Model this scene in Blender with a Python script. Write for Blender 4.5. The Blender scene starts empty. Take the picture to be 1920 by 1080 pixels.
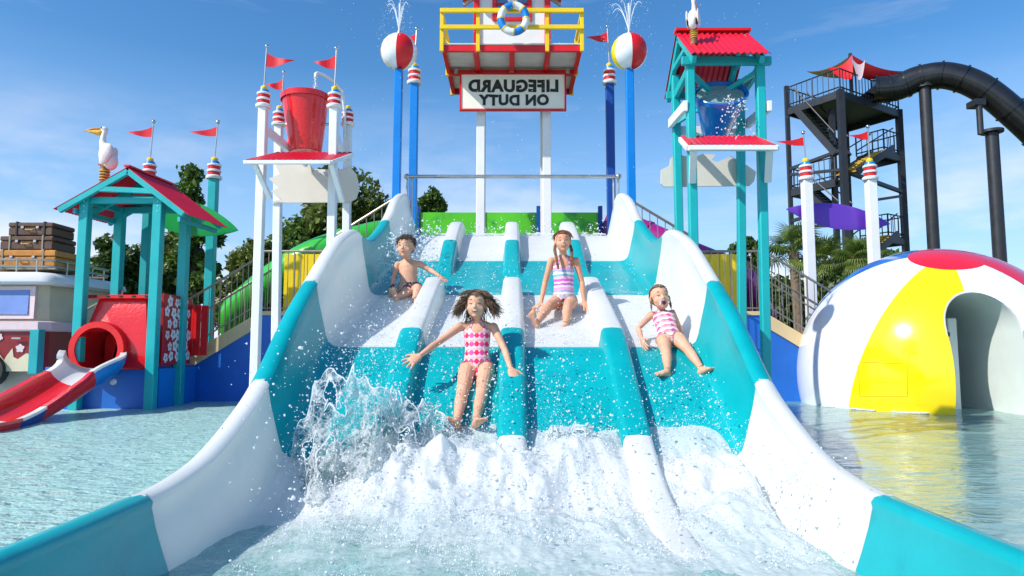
import bpy, bmesh, math, random
import numpy as np
from mathutils import Vector as V, Matrix, noise as mn
R = math.radians; PI = math.pi
rnd = random.Random(7); nr = np.random.RandomState(5)
sc = bpy.context.scene
# ------------------------------------------------------------ camera, sky, sun
FPX = 1280.0; PITCH = math.atan(115.0 / FPX); CAMZ = 1.0
cam = bpy.data.cameras.new('camera'); camo = bpy.data.objects.new('camera', cam)
sc.collection.objects.link(camo); sc.camera = camo
camo.location = (0, 0, CAMZ); camo.rotation_euler = (R(90) + PITCH, 0, 0)
cam.lens = FPX / 1920 * 36; cam.sensor_width = 36; cam.clip_start = .05; cam.clip_end = 3000
SUN = V((-.66, -.43, .655)).normalized()
sl = bpy.data.lights.new('sun', 'SUN'); so = bpy.data.objects.new('sun', sl); sc.collection.objects.link(so)
sl.energy = 4.2; sl.angle = R(.5); sl.color = (1, .955, .88)
so.rotation_euler = (-SUN).to_track_quat('-Z', 'Y').to_euler(); so.location = (0, 0, 30)
w = bpy.data.worlds.new('World'); sc.world = w; w.use_nodes = True
nt = w.node_tree; N = nt.nodes; L = nt.links; N.clear()
out = N.new('ShaderNodeOutputWorld'); bg = N.new('ShaderNodeBackground'); sky = N.new('ShaderNodeTexSky')
sky.sky_type = 'NISHITA'; sky.sun_disc = False
sky.sun_elevation = math.asin(SUN.z); sky.sun_rotation = math.atan2(SUN.x, SUN.y)
sky.air_density = 1.0; sky.dust_density = .6; sky.ozone_density = 2.2
hs = N.new('ShaderNodeHueSaturation'); hs.inputs['Saturation'].default_value = 1.32; hs.inputs['Value'].default_value = 1.0
tc = N.new('ShaderNodeTexCoord'); sx = N.new('ShaderNodeSeparateXYZ'); L.new(tc.outputs['Generated'], sx.inputs[0])
mp = N.new('ShaderNodeMapping'); mp.inputs['Scale'].default_value = (1.0, 1.0, 2.6); L.new(tc.outputs['Generated'], mp.inputs[0])
n1 = N.new('ShaderNodeTexNoise'); n1.inputs['Scale'].default_value = 3.1; n1.inputs['Detail'].default_value = 8; n1.inputs['Roughness'].default_value = .58
L.new(mp.outputs[0], n1.inputs['Vector'])
r1 = N.new('ShaderNodeMapRange'); r1.inputs[1].default_value = .47; r1.inputs[2].default_value = .66; L.new(n1.outputs['Fac'], r1.inputs[0])
r2 = N.new('ShaderNodeMapRange'); r2.inputs[1].default_value = .34; r2.inputs[2].default_value = .10; L.new(sx.outputs[2], r2.inputs[0])
ml = N.new('ShaderNodeMath'); ml.operation = 'MULTIPLY'; L.new(r1.outputs[0], ml.inputs[0]); L.new(r2.outputs[0], ml.inputs[1])
# high thin streaks
mp2 = N.new('ShaderNodeMapping'); mp2.inputs['Scale'].default_value = (1.2, 1.2, 9); mp2.inputs['Rotation'].default_value = (0, .25, 0); L.new(tc.outputs['Generated'], mp2.inputs[0])
n2 = N.new('ShaderNodeTexNoise'); n2.inputs['Scale'].default_value = 2.2; n2.inputs['Detail'].default_value = 9; n2.inputs['Roughness'].default_value = .62; L.new(mp2.outputs[0], n2.inputs['Vector'])
r3 = N.new('ShaderNodeMapRange'); r3.inputs[1].default_value = .55; r3.inputs[2].default_value = .85; r3.inputs[4].default_value = .28; L.new(n2.outputs['Fac'], r3.inputs[0])
mx2 = N.new('ShaderNodeMath'); mx2.operation = 'MAXIMUM'; L.new(ml.outputs[0], mx2.inputs[0]); L.new(r3.outputs[0], mx2.inputs[1])
mul = N.new('ShaderNodeMath'); mul.operation = 'MULTIPLY'; mul.inputs[1].default_value = .75; L.new(mx2.outputs[0], mul.inputs[0])
mix = N.new('ShaderNodeMixRGB'); mix.inputs[2].default_value = (6.2, 5.9, 6.1, 1)
L.new(sky.outputs[0], hs.inputs['Color']); hz_ = N.new('ShaderNodeMapRange'); hz_.inputs[1].default_value = .38; hz_.inputs[2].default_value = -.02; hz_.inputs[4].default_value = .85; L.new(sx.outputs[2], hz_.inputs[0])
mxh = N.new('ShaderNodeMixRGB'); mxh.inputs[2].default_value = (2.6, 3.9, 6.0, 1); L.new(hz_.outputs[0], mxh.inputs[0]); L.new(hs.outputs[0], mxh.inputs[1]); L.new(mxh.outputs[0], mix.inputs[1]); L.new(mul.outputs[0], mix.inputs[0])
L.new(mix.outputs[0], bg.inputs[0]); bg.inputs[1].default_value = .15; L.new(bg.outputs[0], out.inputs[0])
sc.view_settings.view_transform = 'Standard'; sc.view_settings.look = 'None'; sc.view_settings.exposure = .32; sc.view_settings.gamma = 1
sc.view_settings.use_curve_mapping = False
sc.render.engine = 'CYCLES'; sc.cycles.max_bounces = 10; sc.cycles.transparent_max_bounces = 24; sc.cycles.diffuse_bounces = 4

# ------------------------------------------------------------ helpers
def P(px, py, Y):
    """point at depth Y seen at photo position px, py"""
    u = (px - 960) / FPX; v = (540 - py) / FPX
    t = Y / (math.cos(PITCH) - v * math.sin(PITCH))
    return V((u * t, Y, CAMZ + t * (math.sin(PITCH) + v * math.cos(PITCH))))
def tag(o, label=None, cat=None, group=None, kind=None):
    if label: o['label'] = label
    if cat: o['category'] = cat
    if group: o['group'] = group
    if kind: o['kind'] = kind
    return o
def empty(name, loc, label, cat, group=None):
    o = bpy.data.objects.new(name, None); o.empty_display_size = .2; sc.collection.objects.link(o); o.location = loc
    return tag(o, label, cat, group)
def root_off(p):
    v = V((0, 0, 0))
    while p is not None: v += V(p.location); p = p.parent
    return v
def copy_tree(o, parent=None):
    c = o.copy(); sc.collection.objects.link(c); c.parent = parent
    for ch in list(o.children): copy_tree(ch, c)
    return c
def link_mesh(name, me, m, parent=None, smooth=False):
    o = bpy.data.objects.new(name, me); sc.collection.objects.link(o)
    if m is not None and not me.materials: me.materials.append(m)
    if smooth: me.shade_smooth() if smooth is True else me.shade_smooth()
    if parent is not None:
        me.transform(Matrix.Translation(-root_off(parent))); o.parent = parent
    return o
def frame(d):
    d = V(d).normalized(); a = V((0, 0, 1)) if abs(d.z) < .95 else V((0, 1, 0))
    s = d.cross(a).normalized(); return s, s.cross(d).normalized()
class MB:
    def __init__(s): s.v = []; s.f = []; s.mi = []; s.cm = 0
    def add(s, vs, fs):
        b = len(s.v); s.v += [tuple(x) for x in vs]; s.f += [tuple(i + b for i in f) for f in fs]; s.mi += [s.cm] * len(fs); return s
    def box(s, c, size, rot=None):
        c = V(c); h = V(size) / 2
        vs = [V((x * h.x, y * h.y, z * h.z)) for x in (-1, 1) for y in (-1, 1) for z in (-1, 1)]
        if rot is not None: vs = [rot @ q for q in vs]
        return s.add([c + q for q in vs], [(0, 1, 3, 2), (4, 6, 7, 5), (0, 4, 5, 1), (2, 3, 7, 6), (0, 2, 6, 4), (1, 5, 7, 3)])
    def bar(s, a, b, wx, wz, up=None):
        """rectangular beam from a to b, wx across, wz along up"""
        a = V(a); b = V(b); d = (b - a).normalized()
        if up is None: sd, u = frame(d)
        else:
            sd = d.cross(V(up)).normalized(); u = sd.cross(d)
        sd = sd * wx / 2; u = u * wz / 2
        vs = [p + i * sd + j * u for p in (a, b) for i, j in ((-1, -1), (1, -1), (1, 1), (-1, 1))]
        return s.add(vs, [(3, 2, 1, 0), (4, 5, 6, 7), (0, 1, 5, 4), (1, 2, 6, 5), (2, 3, 7, 6), (3, 0, 4, 7)])
    def rings(s, rr, closed=True, caps=True, loop=False):
        n = len(rr[0]); vs = [p for r in rr for p in r]; fs = []
        m = len(rr)
        for i in range(m if loop else m - 1):
            k = (i + 1) % m
            for j in range(n if closed else n - 1):
                q = (j + 1) % n; fs.append((i * n + j, i * n + q, k * n + q, k * n + j))
        if caps and not loop: fs.append(tuple(range(n - 1, -1, -1))); fs.append(tuple((m - 1) * n + j for j in range(n)))
        return s.add(vs, fs)
    def tube(s, pts, r, n=10, caps=True, loop=False):
        pts = [V(p) for p in pts]; m = len(pts); rr = []
        if not isinstance(r, (list, tuple)): r = [r] * m
        d0 = (pts[1] - pts[0]); sd, up = frame(d0)
        for i in range(m):
            if loop: d = pts[(i + 1) % m] - pts[i - 1]
            else: d = pts[min(i + 1, m - 1)] - pts[max(i - 1, 0)]
            if d.length < 1e-9: d = d0
            d = d.normalized(); sd = (sd - d * sd.dot(d))
            if sd.length < 1e-6: sd, _ = frame(d)
            sd.normalize(); up = sd.cross(d)
            rr.append([pts[i] + (sd * math.cos(2 * PI * j / n) + up * math.sin(2 * PI * j / n)) * r[i] for j in range(n)])
        return s.rings(rr, caps=caps, loop=loop)
    def lathe(s, prof, base, axis=(0, 0, 1), n=20, caps=True):
        base = V(base); ax = V(axis).normalized(); sd, up = frame(ax)
        rr = [[base + ax * z + (sd * math.cos(2 * PI * j / n) + up * math.sin(2 * PI * j / n)) * r for j in range(n)] for r, z in prof]
        return s.rings(rr, caps=caps)
    def loft(s, rg, n=14):
        return s.rings([[V(c) + V(a) * math.cos(2 * PI * j / n) + V(b) * math.sin(2 * PI * j / n) for j in range(n)] for c, a, b in rg])
    def ell(s, c, a, b, d, n=14, m=9):
        c = V(c); a = V(a); b = V(b); d = V(d)
        return s.rings([[c + (a * math.cos(2 * PI * j / n) + b * math.sin(2 * PI * j / n)) * math.sin(PI * max(.02, min(.98, i / m))) + d * math.cos(PI * i / m) for j in range(n)] for i in range(m + 1)])
    def sph(s, c, r, n=12, m=8): return s.ell(c, (r, 0, 0), (0, r, 0), (0, 0, -r), n, m)
    def prism(s, poly, nrm):
        """poly: 3D points in a plane, extruded by vector nrm"""
        n = len(poly); a = [V(p) for p in poly]; b = [p + V(nrm) for p in a]
        return s.add(a + b, [tuple(range(n - 1, -1, -1)), tuple(range(n, 2 * n))] + [(i, (i + 1) % n, n + (i + 1) % n, n + i) for i in range(n)])
    def build(s, name, m, parent=None, smooth=False, bevel=0, fix=True):
        me = bpy.data.meshes.new(name); me.from_pydata(s.v, [], s.f)
        mats = m if isinstance(m, (list, tuple)) else [m]
        for q in mats: me.materials.append(q)
        if len(mats) > 1: me.polygons.foreach_set('material_index', s.mi)
        if fix or bevel:
            bm = bmesh.new(); bm.from_mesh(me)
            if fix: bmesh.ops.recalc_face_normals(bm, faces=bm.faces)
            if bevel: bmesh.ops.bevel(bm, geom=[e for e in bm.edges if len(e.link_faces) == 2 and e.calc_face_angle(0) > .6], offset=bevel, segments=1, affect='EDGES', clamp_overlap=True)
            bm.to_mesh(me); bm.free()
        me.update()
        o = link_mesh(name, me, None, parent)
        if smooth:
            me.shade_smooth()
            try: me.set_sharp_from_angle(angle=R(38 if smooth is True else smooth))
            except Exception: pass
        return o
def interp(tab, x):
    """smooth (Catmull/pchip like) interpolation"""
    n = len(tab)
    if x <= tab[0][0]: return tab[0][1]
    if x >= tab[-1][0]: return tab[-1][1]
    for i in range(n - 1):
        if x <= tab[i + 1][0]: break
    x0, y0 = tab[i]; x1, y1 = tab[i + 1]; h = x1 - x0; t = (x - x0) / h
    def sl_(k):
        if k <= 0: return (tab[1][1] - tab[0][1]) / (tab[1][0] - tab[0][0])
        if k >= n - 1: return (tab[-1][1] - tab[-2][1]) / (tab[-1][0] - tab[-2][0])
        return (tab[k + 1][1] - tab[k - 1][1]) / (tab[k + 1][0] - tab[k - 1][0])
    m0 = sl_(i); m1 = sl_(i + 1); t2 = t * t; t3 = t2 * t
    return (2 * t3 - 3 * t2 + 1) * y0 + (t3 - 2 * t2 + t) * h * m0 + (-2 * t3 + 3 * t2) * y1 + (t3 - t2) * h * m1

# ------------------------------------------------------------ materials
MATS = {}
def mat(name, col, rough=.35, var=.12, vscale=2.5, bump=0., bscale=60., coat=0., metal=0., sub=0., spec=.5, spots=None):
    if name in MATS: return MATS[name]
    m = bpy.data.materials.new(name); m.use_nodes = True; t = m.node_tree; n = t.nodes; l = t.links
    b = n['Principled BSDF']; b.inputs['Roughness'].default_value = rough; b.inputs['Metallic'].default_value = metal
    b.inputs['Coat Weight'].default_value = coat; b.inputs['Specular IOR Level'].default_value = spec
    if sub: b.inputs['Subsurface Weight'].default_value = sub; b.inputs['Subsurface Radius'].default_value = (.012, .005, .003); b.inputs['Subsurface Scale'].default_value = 1
    tc = n.new('ShaderNodeTexCoord'); a = n.new('ShaderNodeTexNoise'); a.inputs['Scale'].default_value = vscale; a.inputs['Detail'].default_value = 6; a.inputs['Roughness'].default_value = .62
    l.new(tc.outputs['Object'], a.inputs['Vector'])
    rp = n.new('ShaderNodeValToRGB'); e = rp.color_ramp.elements
    e[0].position = .3; e[1].position = .72
    e[0].color = (*[c * (1 - var) for c in col], 1); e[1].color = (*[min(1, c * (1 + var * .6) + var * .01) for c in col], 1)
    l.new(a.outputs['Fac'], rp.inputs[0]); last = rp.outputs[0]
    if spots:
        s2 = n.new('ShaderNodeTexNoise'); s2.inputs['Scale'].default_value = spots[1]; s2.inputs['Detail'].default_value = 5; l.new(tc.outputs['Object'], s2.inputs['Vector'])
        mr = n.new('ShaderNodeMapRange'); mr.inputs[1].default_value = spots[2]; mr.inputs[2].default_value = spots[2] + .12; l.new(s2.outputs['Fac'], mr.inputs[0])
        mm = n.new('ShaderNodeMixRGB'); mm.inputs[2].default_value = (*spots[0], 1); l.new(mr.outputs[0], mm.inputs[0]); l.new(last, mm.inputs[1]); last = mm.outputs[0]
    l.new(last, b.inputs['Base Color'])
    rr = n.new('ShaderNodeMapRange'); rr.inputs[3].default_value = rough * .8; rr.inputs[4].default_value = min(1, rough * 1.35); l.new(a.outputs['Fac'], rr.inputs[0]); l.new(rr.outputs[0], b.inputs['Roughness'])
    if bump:
        c = n.new('ShaderNodeTexNoise'); c.inputs['Scale'].default_value = bscale; c.inputs['Detail'].default_value = 4; l.new(tc.outputs['Object'], c.inputs['Vector'])
        bp = n.new('ShaderNodeBump'); bp.inputs['Strength'].default_value = bump; bp.inputs['Distance'].default_value = .01; l.new(c.outputs['Fac'], bp.inputs['Height']); l.new(bp.outputs[0], b.inputs['Normal'])
    MATS[name] = m; return m
WHITE = mat('white_paint', (.78, .78, .77), .4, .07, 2.2, .12, 30)
GEL = mat('white_fibreglass', (.82, .83, .82), .34, .07, 1.6, .10, 20, coat=.12, spec=.35, spots=((.74, .75, .73), 5, .60))
_n = GEL.node_tree.nodes; _tl = _n.new('ShaderNodeBsdfTranslucent'); _tl.inputs[0].default_value = (.9, .93, .90, 1); _mx = _n.new('ShaderNodeMixShader'); _mx.inputs[0].default_value = .30
GEL.node_tree.links.new(_n['Principled BSDF'].outputs[0], _mx.inputs[1]); GEL.node_tree.links.new(_tl.outputs[0], _mx.inputs[2]); GEL.node_tree.links.new(_mx.outputs[0], _n['Material Output'].inputs[0])
TGEL = mat('teal_fibreglass', (.0, .36, .395), .32, .14, 1.8, .14, 24, coat=.10, spec=.32, spots=((.0, .31, .35), 4, .57))
TEAL = mat('teal_paint', (.004, .40, .41), .38, .12, 2.0, .1, 25)
DTEAL = mat('teal_beam', (.004, .34, .36), .42, .12, 2.0, .1, 25)
BLUE = mat('blue_paint', (.0, .20, .62), .35, .1, 1.5, .1, 20)
BWALL = mat('blue_wall', (.003, .13, .54), .42, .16, 1.2, .2, 18, spots=((.0, .13, .58), 3, .58))
DBLUE = mat('dark_blue_paint', (.0, .055, .30), .4, .1)
RED = mat('red_paint', (.70, .008, .012), .33, .12, 2, .12, 30)
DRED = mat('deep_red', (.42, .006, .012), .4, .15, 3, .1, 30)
REDG = mat('red_moulded_plastic', (.72, .010, .012), .2, .1, 2, .45, 22, coat=.4)
YEL = mat('yellow_paint', (.86, .58, .004), .38, .09, 2, .08, 30)
YELG = mat('yellow_fibreglass', (.88, .66, .0), .13, .04, 1.2, .04, 14, coat=.6)
GRN = mat('green_paint', (.09, .52, .012), .36, .2, 1.6, .05, 20, spots=((.02, .30, .03), 2.4, .56))
GTUBE = mat('green_tube_gel', (.04, .46, .03), .2, .15, 1.6, coat=.5)
SURFG = mat('green_board', (.01, .34, .07), .3, .08)
PURP = mat('purple_board', (.12, .035, .42), .3, .1, 1.6)
MAG = mat('magenta_gel', (.30, .01, .18), .22, .15, 2, coat=.5)
DPURP = mat('dark_purple', (.10, .012, .14), .35, .15)
CREAM = mat('cream_stringer', (.66, .50, .27), .6, .1, 3, .2, 40)
BEIGE = mat('beige_panel', (.66, .61, .52), .5, .06, 2.5, .06, 30)
STEEL = mat('steel', (.52, .50, .46), .28, .15, 6, metal=.85)
BRONZE = mat('bronze_rail', (.34, .29, .22), .35, .2, 6, metal=.6)
BLACK = mat('black_steel', (.022, .024, .028), .38, .25, 2)
BTUBE = mat('black_fibreglass', (.012, .012, .013), .26, .3, 1.4, .06, 12, coat=.3)
TREADY = mat('yellow_tread', (.55, .36, .04), .5, .2)
OFFW = mat('off_white_boards', (.62, .60, .52), .55, .12, 4, .3, 30)
INK = mat('sign_ink', (.012, .014, .012), .5, .1)
SIGNM = mat('sign_face', (.84, .80, .67), .45, .05, 3)
ORANGE = mat('orange_beak', (.85, .33, .02), .3, .25, 8)
PEL = mat('pelican_white', (.80, .72, .68), .35, .1, 6, .3, 40)
WOOD = mat('piling_wood', (.20, .10, .04), .6, .4, 14, .5, 30, spots=((.45, .28, .04), 18, .55))
GOLD = mat('gold_rope', (.6, .36, .05), .5, .3, 20)
LEATHER = mat('brown_leather', (.10, .045, .022), .45, .35, 7, .4, 50)
TAN = mat('tan_leather', (.52, .21, .03), .42, .25, 7, .3, 50)
VANC = mat('van_cream', (.62, .54, .38), .6, .14, 2.4, .5, 26)
VANR = mat('van_red', (.24, .008, .012), .35, .2, 3, .2, 30)
VANP = mat('van_pale_pink', (.66, .50, .52), .4, .1, 3)
VANW = mat('van_window_blue', (.13, .22, .52), .3, .14, 3)
CONC = mat('deck_concrete', (.45, .42, .38), .8, .15, 3, .4, 30)
GRASSM = mat('ground_green', (.05, .075, .02), .9, .4, .8, .5, 30)
BARK = mat('bark', (.09, .06, .04), .85, .4, 6, .6, 30)
PBARK = mat('palm_bark', (.20, .14, .09), .85, .35, 9, .7, 24)
CHROME = mat('chrome', (.6, .6, .6), .15, .1, metal=1.0)
POOLW = mat('pool_floor_paint', (.74, .82, .80), .6, .14, 1.3, .1, 10, spots=((.58, .76, .75), 1.7, .58))
DOMEW = mat('dome_white', (.80, .82, .83), .2, .06, 1.2, .06, 9, coat=.5, spots=((.72, .73, .70), 3.2, .60))
DOMER = mat('dome_red', (.80, .012, .03), .13, .05, 1.5, .04, 12, coat=.7)
DOMEB = mat('dome_blue', (.02, .16, .52), .14, .05, 1.5, coat=.7)
DOMEI = mat('dome_inside', (.68, .74, .70), .5, .06, 2)
GLASSB = mat('window_glass', (.10, .22, .42), .08, .2, 2)
RUBBER = mat('rubber', (.02, .02, .02), .7, .2)

def leafmat(name, c1, c2):
    m = bpy.data.materials.new(name); m.use_nodes = True; n = m.node_tree.nodes; l = m.node_tree.links
    b = n['Principled BSDF']; b.inputs['Roughness'].default_value = .5
    g = n.new('ShaderNodeNewGeometry'); rp = n.new('ShaderNodeValToRGB')
    rp.color_ramp.elements[0].color = (*c1, 1); rp.color_ramp.elements[1].color = (*c2, 1)
    l.new(g.outputs['Random Per Island'], rp.inputs[0]); l.new(rp.outputs[0], b.inputs['Base Color'])
    tr = n.new('ShaderNodeBsdfTranslucent'); l.new(rp.outputs[0], tr.inputs[0]); mx = n.new('ShaderNodeMixShader'); mx.inputs[0].default_value = .3
    l.new(b.outputs[0], mx.inputs[1]); l.new(tr.outputs[0], mx.inputs[2]); l.new(mx.outputs[0], n['Material Output'].inputs[0]); return m
LEAF = leafmat('leaf_green', (.04, .09, .015), (.16, .26, .04)); LEAFD = leafmat('leaf_dark', (.025, .06, .014), (.10, .17, .03)); LEAFO = leafmat('leaf_olive', (.06, .10, .015), (.22, .27, .05))
PALM = leafmat('palm_leaf', (.07, .13, .02), (.20, .27, .05))

def watermat(name, tint, ior=1.33, bumps=((3, .5), (14, .35)), rough=.02, dist=.05, stretch=(1, 1, 1), body=None, bodyfac=0):
    m = bpy.data.materials.new(name); m.use_nodes = True; t = m.node_tree; n = t.nodes; l = t.links; n.remove(n['Principled BSDF'])
    o = n['Material Output']; fr = n.new('ShaderNodeFresnel'); fr.inputs[0].default_value = ior
    g = n.new('ShaderNodeBsdfGlossy'); g.inputs['Roughness'].default_value = rough; tr = n.new('ShaderNodeBsdfTransparent'); tr.inputs[0].default_value = (*tint, 1)
    tc = n.new('ShaderNodeTexCoord'); mp = n.new('ShaderNodeMapping'); mp.inputs['Scale'].default_value = stretch; l.new(tc.outputs['Object'], mp.inputs[0])
    prev = None
    for s_, k in bumps:
        a = n.new('ShaderNodeTexNoise'); a.inputs['Scale'].default_value = s_; a.inputs['Detail'].default_value = 3; a.inputs['Distortion'].default_value = .6; l.new(mp.outputs[0], a.inputs['Vector'])
        b = n.new('ShaderNodeBump'); b.inputs['Strength'].default_value = k; b.inputs['Distance'].default_value = dist; l.new(a.outputs['Fac'], b.inputs['Height'])
        if prev: l.new(prev.outputs[0], b.inputs['Normal'])
        prev = b
    l.new(prev.outputs[0], fr.inputs['Normal']); l.new(prev.outputs[0], g.inputs['Normal'])
    base = tr.outputs[0]
    if body:
        d = n.new('ShaderNodeBsdfDiffuse'); d.inputs[0].default_value = (*body, 1); l.new(prev.outputs[0], d.inputs['Normal'])
        m2 = n.new('ShaderNodeMixShader'); m2.inputs[0].default_value = bodyfac; l.new(tr.outputs[0], m2.inputs[1]); l.new(d.outputs[0], m2.inputs[2]); base = m2.outputs[0]
    mx = n.new('ShaderNodeMixShader'); l.new(fr.outputs[0], mx.inputs[0]); l.new(base, mx.inputs[1]); l.new(g.outputs[0], mx.inputs[2]); l.new(mx.outputs[0], o.inputs[0]); return m
POOL = watermat('pool_water', (.82, .96, .94), ior=1.42, bumps=((2.0, .6), (6.5, .8), (20, .5)), dist=.07, stretch=(1, 1.9, 1), body=(.60, .95, .88), bodyfac=.66)
POOLS = watermat('calm_pool_water', (.82, .96, .94), ior=1.9, bumps=((1.3, .5), (4.5, .35), (13, .10)), dist=.04, stretch=(1, 2.4, 1), body=(.50, .86, .80), bodyfac=.48)
SLIDEW = watermat('slide_water', (.70, .95, .92), bumps=((6, .7), (30, .6)), dist=.03, body=(.50, .84, .80), bodyfac=.42)
def splashmat():
    m = bpy.data.materials.new('splash_sheet'); m.use_nodes = True; t = m.node_tree; n = t.nodes; l = t.links; n.remove(n['Principled BSDF'])
    tc = n.new('ShaderNodeTexCoord'); prev = None
    for s_, k in ((22, 1.), (80, .8)):
        a = n.new('ShaderNodeTexNoise'); a.inputs['Scale'].default_value = s_; a.inputs['Detail'].default_value = 3; a.inputs['Distortion'].default_value = 1.2; l.new(tc.outputs['Object'], a.inputs['Vector'])
        p = n.new('ShaderNodeBump'); p.inputs['Strength'].default_value = k; p.inputs['Distance'].default_value = .02; l.new(a.outputs['Fac'], p.inputs['Height'])
        if prev: l.new(prev.outputs[0], p.inputs['Normal'])
        prev = p
    fr = n.new('ShaderNodeFresnel'); fr.inputs[0].default_value = 1.33; l.new(prev.outputs[0], fr.inputs['Normal'])
    g = n.new('ShaderNodeBsdfGlossy'); g.inputs['Roughness'].default_value = .04; l.new(prev.outputs[0], g.inputs['Normal']); tr = n.new('ShaderNodeBsdfTransparent'); tr.inputs[0].default_value = (.86, .95, .95, 1)
    mx = n.new('ShaderNodeMixShader'); l.new(fr.outputs[0], mx.inputs[0]); l.new(tr.outputs[0], mx.inputs[1]); l.new(g.outputs[0], mx.inputs[2])
    d = n.new('ShaderNodeBsdfDiffuse'); d.inputs[0].default_value = (.92, .95, .96, 1); l.new(prev.outputs[0], d.inputs['Normal']); tl = n.new('ShaderNodeBsdfTranslucent'); tl.inputs[0].default_value = (.92, .95, .96, 1); m0 = n.new('ShaderNodeMixShader'); m0.inputs[0].default_value = .45; l.new(d.outputs[0], m0.inputs[1]); l.new(tl.outputs[0], m0.inputs[2])
    w_ = n.new('ShaderNodeTexNoise'); w_.inputs['Scale'].default_value = 6; w_.inputs['Detail'].default_value = 2; l.new(tc.outputs['Object'], w_.inputs['Vector']); ad = n.new('ShaderNodeVectorMath'); ad.operation = 'MULTIPLY_ADD'; ad.inputs[1].default_value = (.12, .12, .12); l.new(w_.outputs['Color'], ad.inputs[0]); l.new(tc.outputs['Object'], ad.inputs[2])
    facs = []
    for sc_, th in ((9, .07), (24, .10)):
        vo = n.new('ShaderNodeTexVoronoi'); vo.feature = 'DISTANCE_TO_EDGE'; vo.inputs['Scale'].default_value = sc_; l.new(ad.outputs[0], vo.inputs['Vector'])
        r = n.new('ShaderNodeMapRange'); r.inputs[1].default_value = th; r.inputs[2].default_value = th * .25; r.inputs[4].default_value = .85 if sc_ < 20 else .5; l.new(vo.outputs['Distance'], r.inputs[0]); facs.append(r)
    nz = n.new('ShaderNodeTexNoise'); nz.inputs['Scale'].default_value = 13; nz.inputs['Detail'].default_value = 6; nz.inputs['Roughness'].default_value = .7; l.new(tc.outputs['Object'], nz.inputs['Vector'])
    r = n.new('ShaderNodeMapRange'); r.inputs[1].default_value = .47; r.inputs[2].default_value = .60; l.new(nz.outputs['Fac'], r.inputs[0]); facs.append(r)
    cur = facs[0].outputs[0]
    for f in facs[1:]:
        q = n.new('ShaderNodeMath'); q.operation = 'MAXIMUM'; l.new(cur, q.inputs[0]); l.new(f.outputs[0], q.inputs[1]); cur = q.outputs[0]
    q = n.new('ShaderNodeMath'); q.operation = 'MULTIPLY'; q.inputs[1].default_value = .8; l.new(cur, q.inputs[0])
    fin = n.new('ShaderNodeMixShader'); l.new(q.outputs[0], fin.inputs[0]); l.new(mx.outputs[0], fin.inputs[1]); l.new(m0.outputs[0], fin.inputs[2]); l.new(fin.outputs[0], n['Material Output'].inputs[0]); return m
SPLASH = splashmat()
def foammat(name, fac, col=(.90, .93, .94), grad=False):
    m = bpy.data.materials.new(name); m.use_nodes = True; t = m.node_tree; n = t.nodes; l = t.links
    b = n['Principled BSDF']; b.inputs['Base Color'].default_value = (*col, 1); b.inputs['Roughness'].default_value = .25
    tc = n.new('ShaderNodeTexCoord'); prev = None
    for s_, k in ((30, .5), (120, .5)):
        a = n.new('ShaderNodeTexNoise'); a.inputs['Scale'].default_value = s_; a.inputs['Detail'].default_value = 4; l.new(tc.outputs['Object'], a.inputs['Vector'])
        p = n.new('ShaderNodeBump'); p.inputs['Strength'].default_value = k; p.inputs['Distance'].default_value = .004; l.new(a.outputs['Fac'], p.inputs['Height'])
        if prev: l.new(prev.outputs[0], p.inputs['Normal'])
        prev = p
    l.new(prev.outputs[0], b.inputs['Normal'])
    tl = n.new('ShaderNodeBsdfTranslucent'); tl.inputs[0].default_value = (*col, 1); m0 = n.new('ShaderNodeMixShader'); m0.inputs[0].default_value = .5
    l.new(b.outputs[0], m0.inputs[1]); l.new(tl.outputs[0], m0.inputs[2])
    tr = n.new('ShaderNodeBsdfTransparent'); mx = n.new('ShaderNodeMixShader')
    c = n.new('ShaderNodeTexNoise'); c.inputs['Scale'].default_value = 5; c.inputs['Detail'].default_value = 7; c.inputs['Roughness'].default_value = .7; l.new(tc.outputs['Object'], c.inputs['Vector'])
    mr = n.new('ShaderNodeMapRange'); mr.inputs[1].default_value = fac; mr.inputs[2].default_value = fac + .30; src = c.outputs['Fac']
    if grad:
        sp = n.new('ShaderNodeSeparateXYZ'); l.new(tc.outputs['Object'], sp.inputs[0])
        g1 = n.new('ShaderNodeMapRange'); g1.inputs[1].default_value = 2.8; g1.inputs[2].default_value = 3.9; g1.inputs[4].default_value = .34; l.new(sp.outputs[1], g1.inputs[0])
        g2 = n.new('ShaderNodeMapRange'); g2.inputs[1].default_value = -.9; g2.inputs[2].default_value = .5; g2.inputs[3].default_value = -.16; g2.inputs[4].default_value = .10; l.new(sp.outputs[0], g2.inputs[0])
        a1 = n.new('ShaderNodeMath'); a1.operation = 'ADD'; l.new(g1.outputs[0], a1.inputs[0]); l.new(g2.outputs[0], a1.inputs[1]); a2 = n.new('ShaderNodeMath'); a2.operation = 'ADD'; l.new(a1.outputs[0], a2.inputs[0]); l.new(src, a2.inputs[1]); src = a2.outputs[0]
    l.new(src, mr.inputs[0])
    l.new(mr.outputs[0], mx.inputs[0]); l.new(m0.outputs[0], mx.inputs[2]); l.new(tr.outputs[0], mx.inputs[1]); l.new(mx.outputs[0], n['Material Output'].inputs[0]); return m
FOAM = foammat('churning_foam', .37, grad=True); FOAMT = foammat('thin_foam', .40)
DROP = mat('water_droplet', (.93, .96, .97), .08, .02, coat=.5)
_n = DROP.node_tree.nodes; _tl = _n.new('ShaderNodeBsdfTranslucent'); _tl.inputs[0].default_value = (.95, .97, .98, 1); _mx = _n.new('ShaderNodeMixShader'); _mx.inputs[0].default_value = .45
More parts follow.
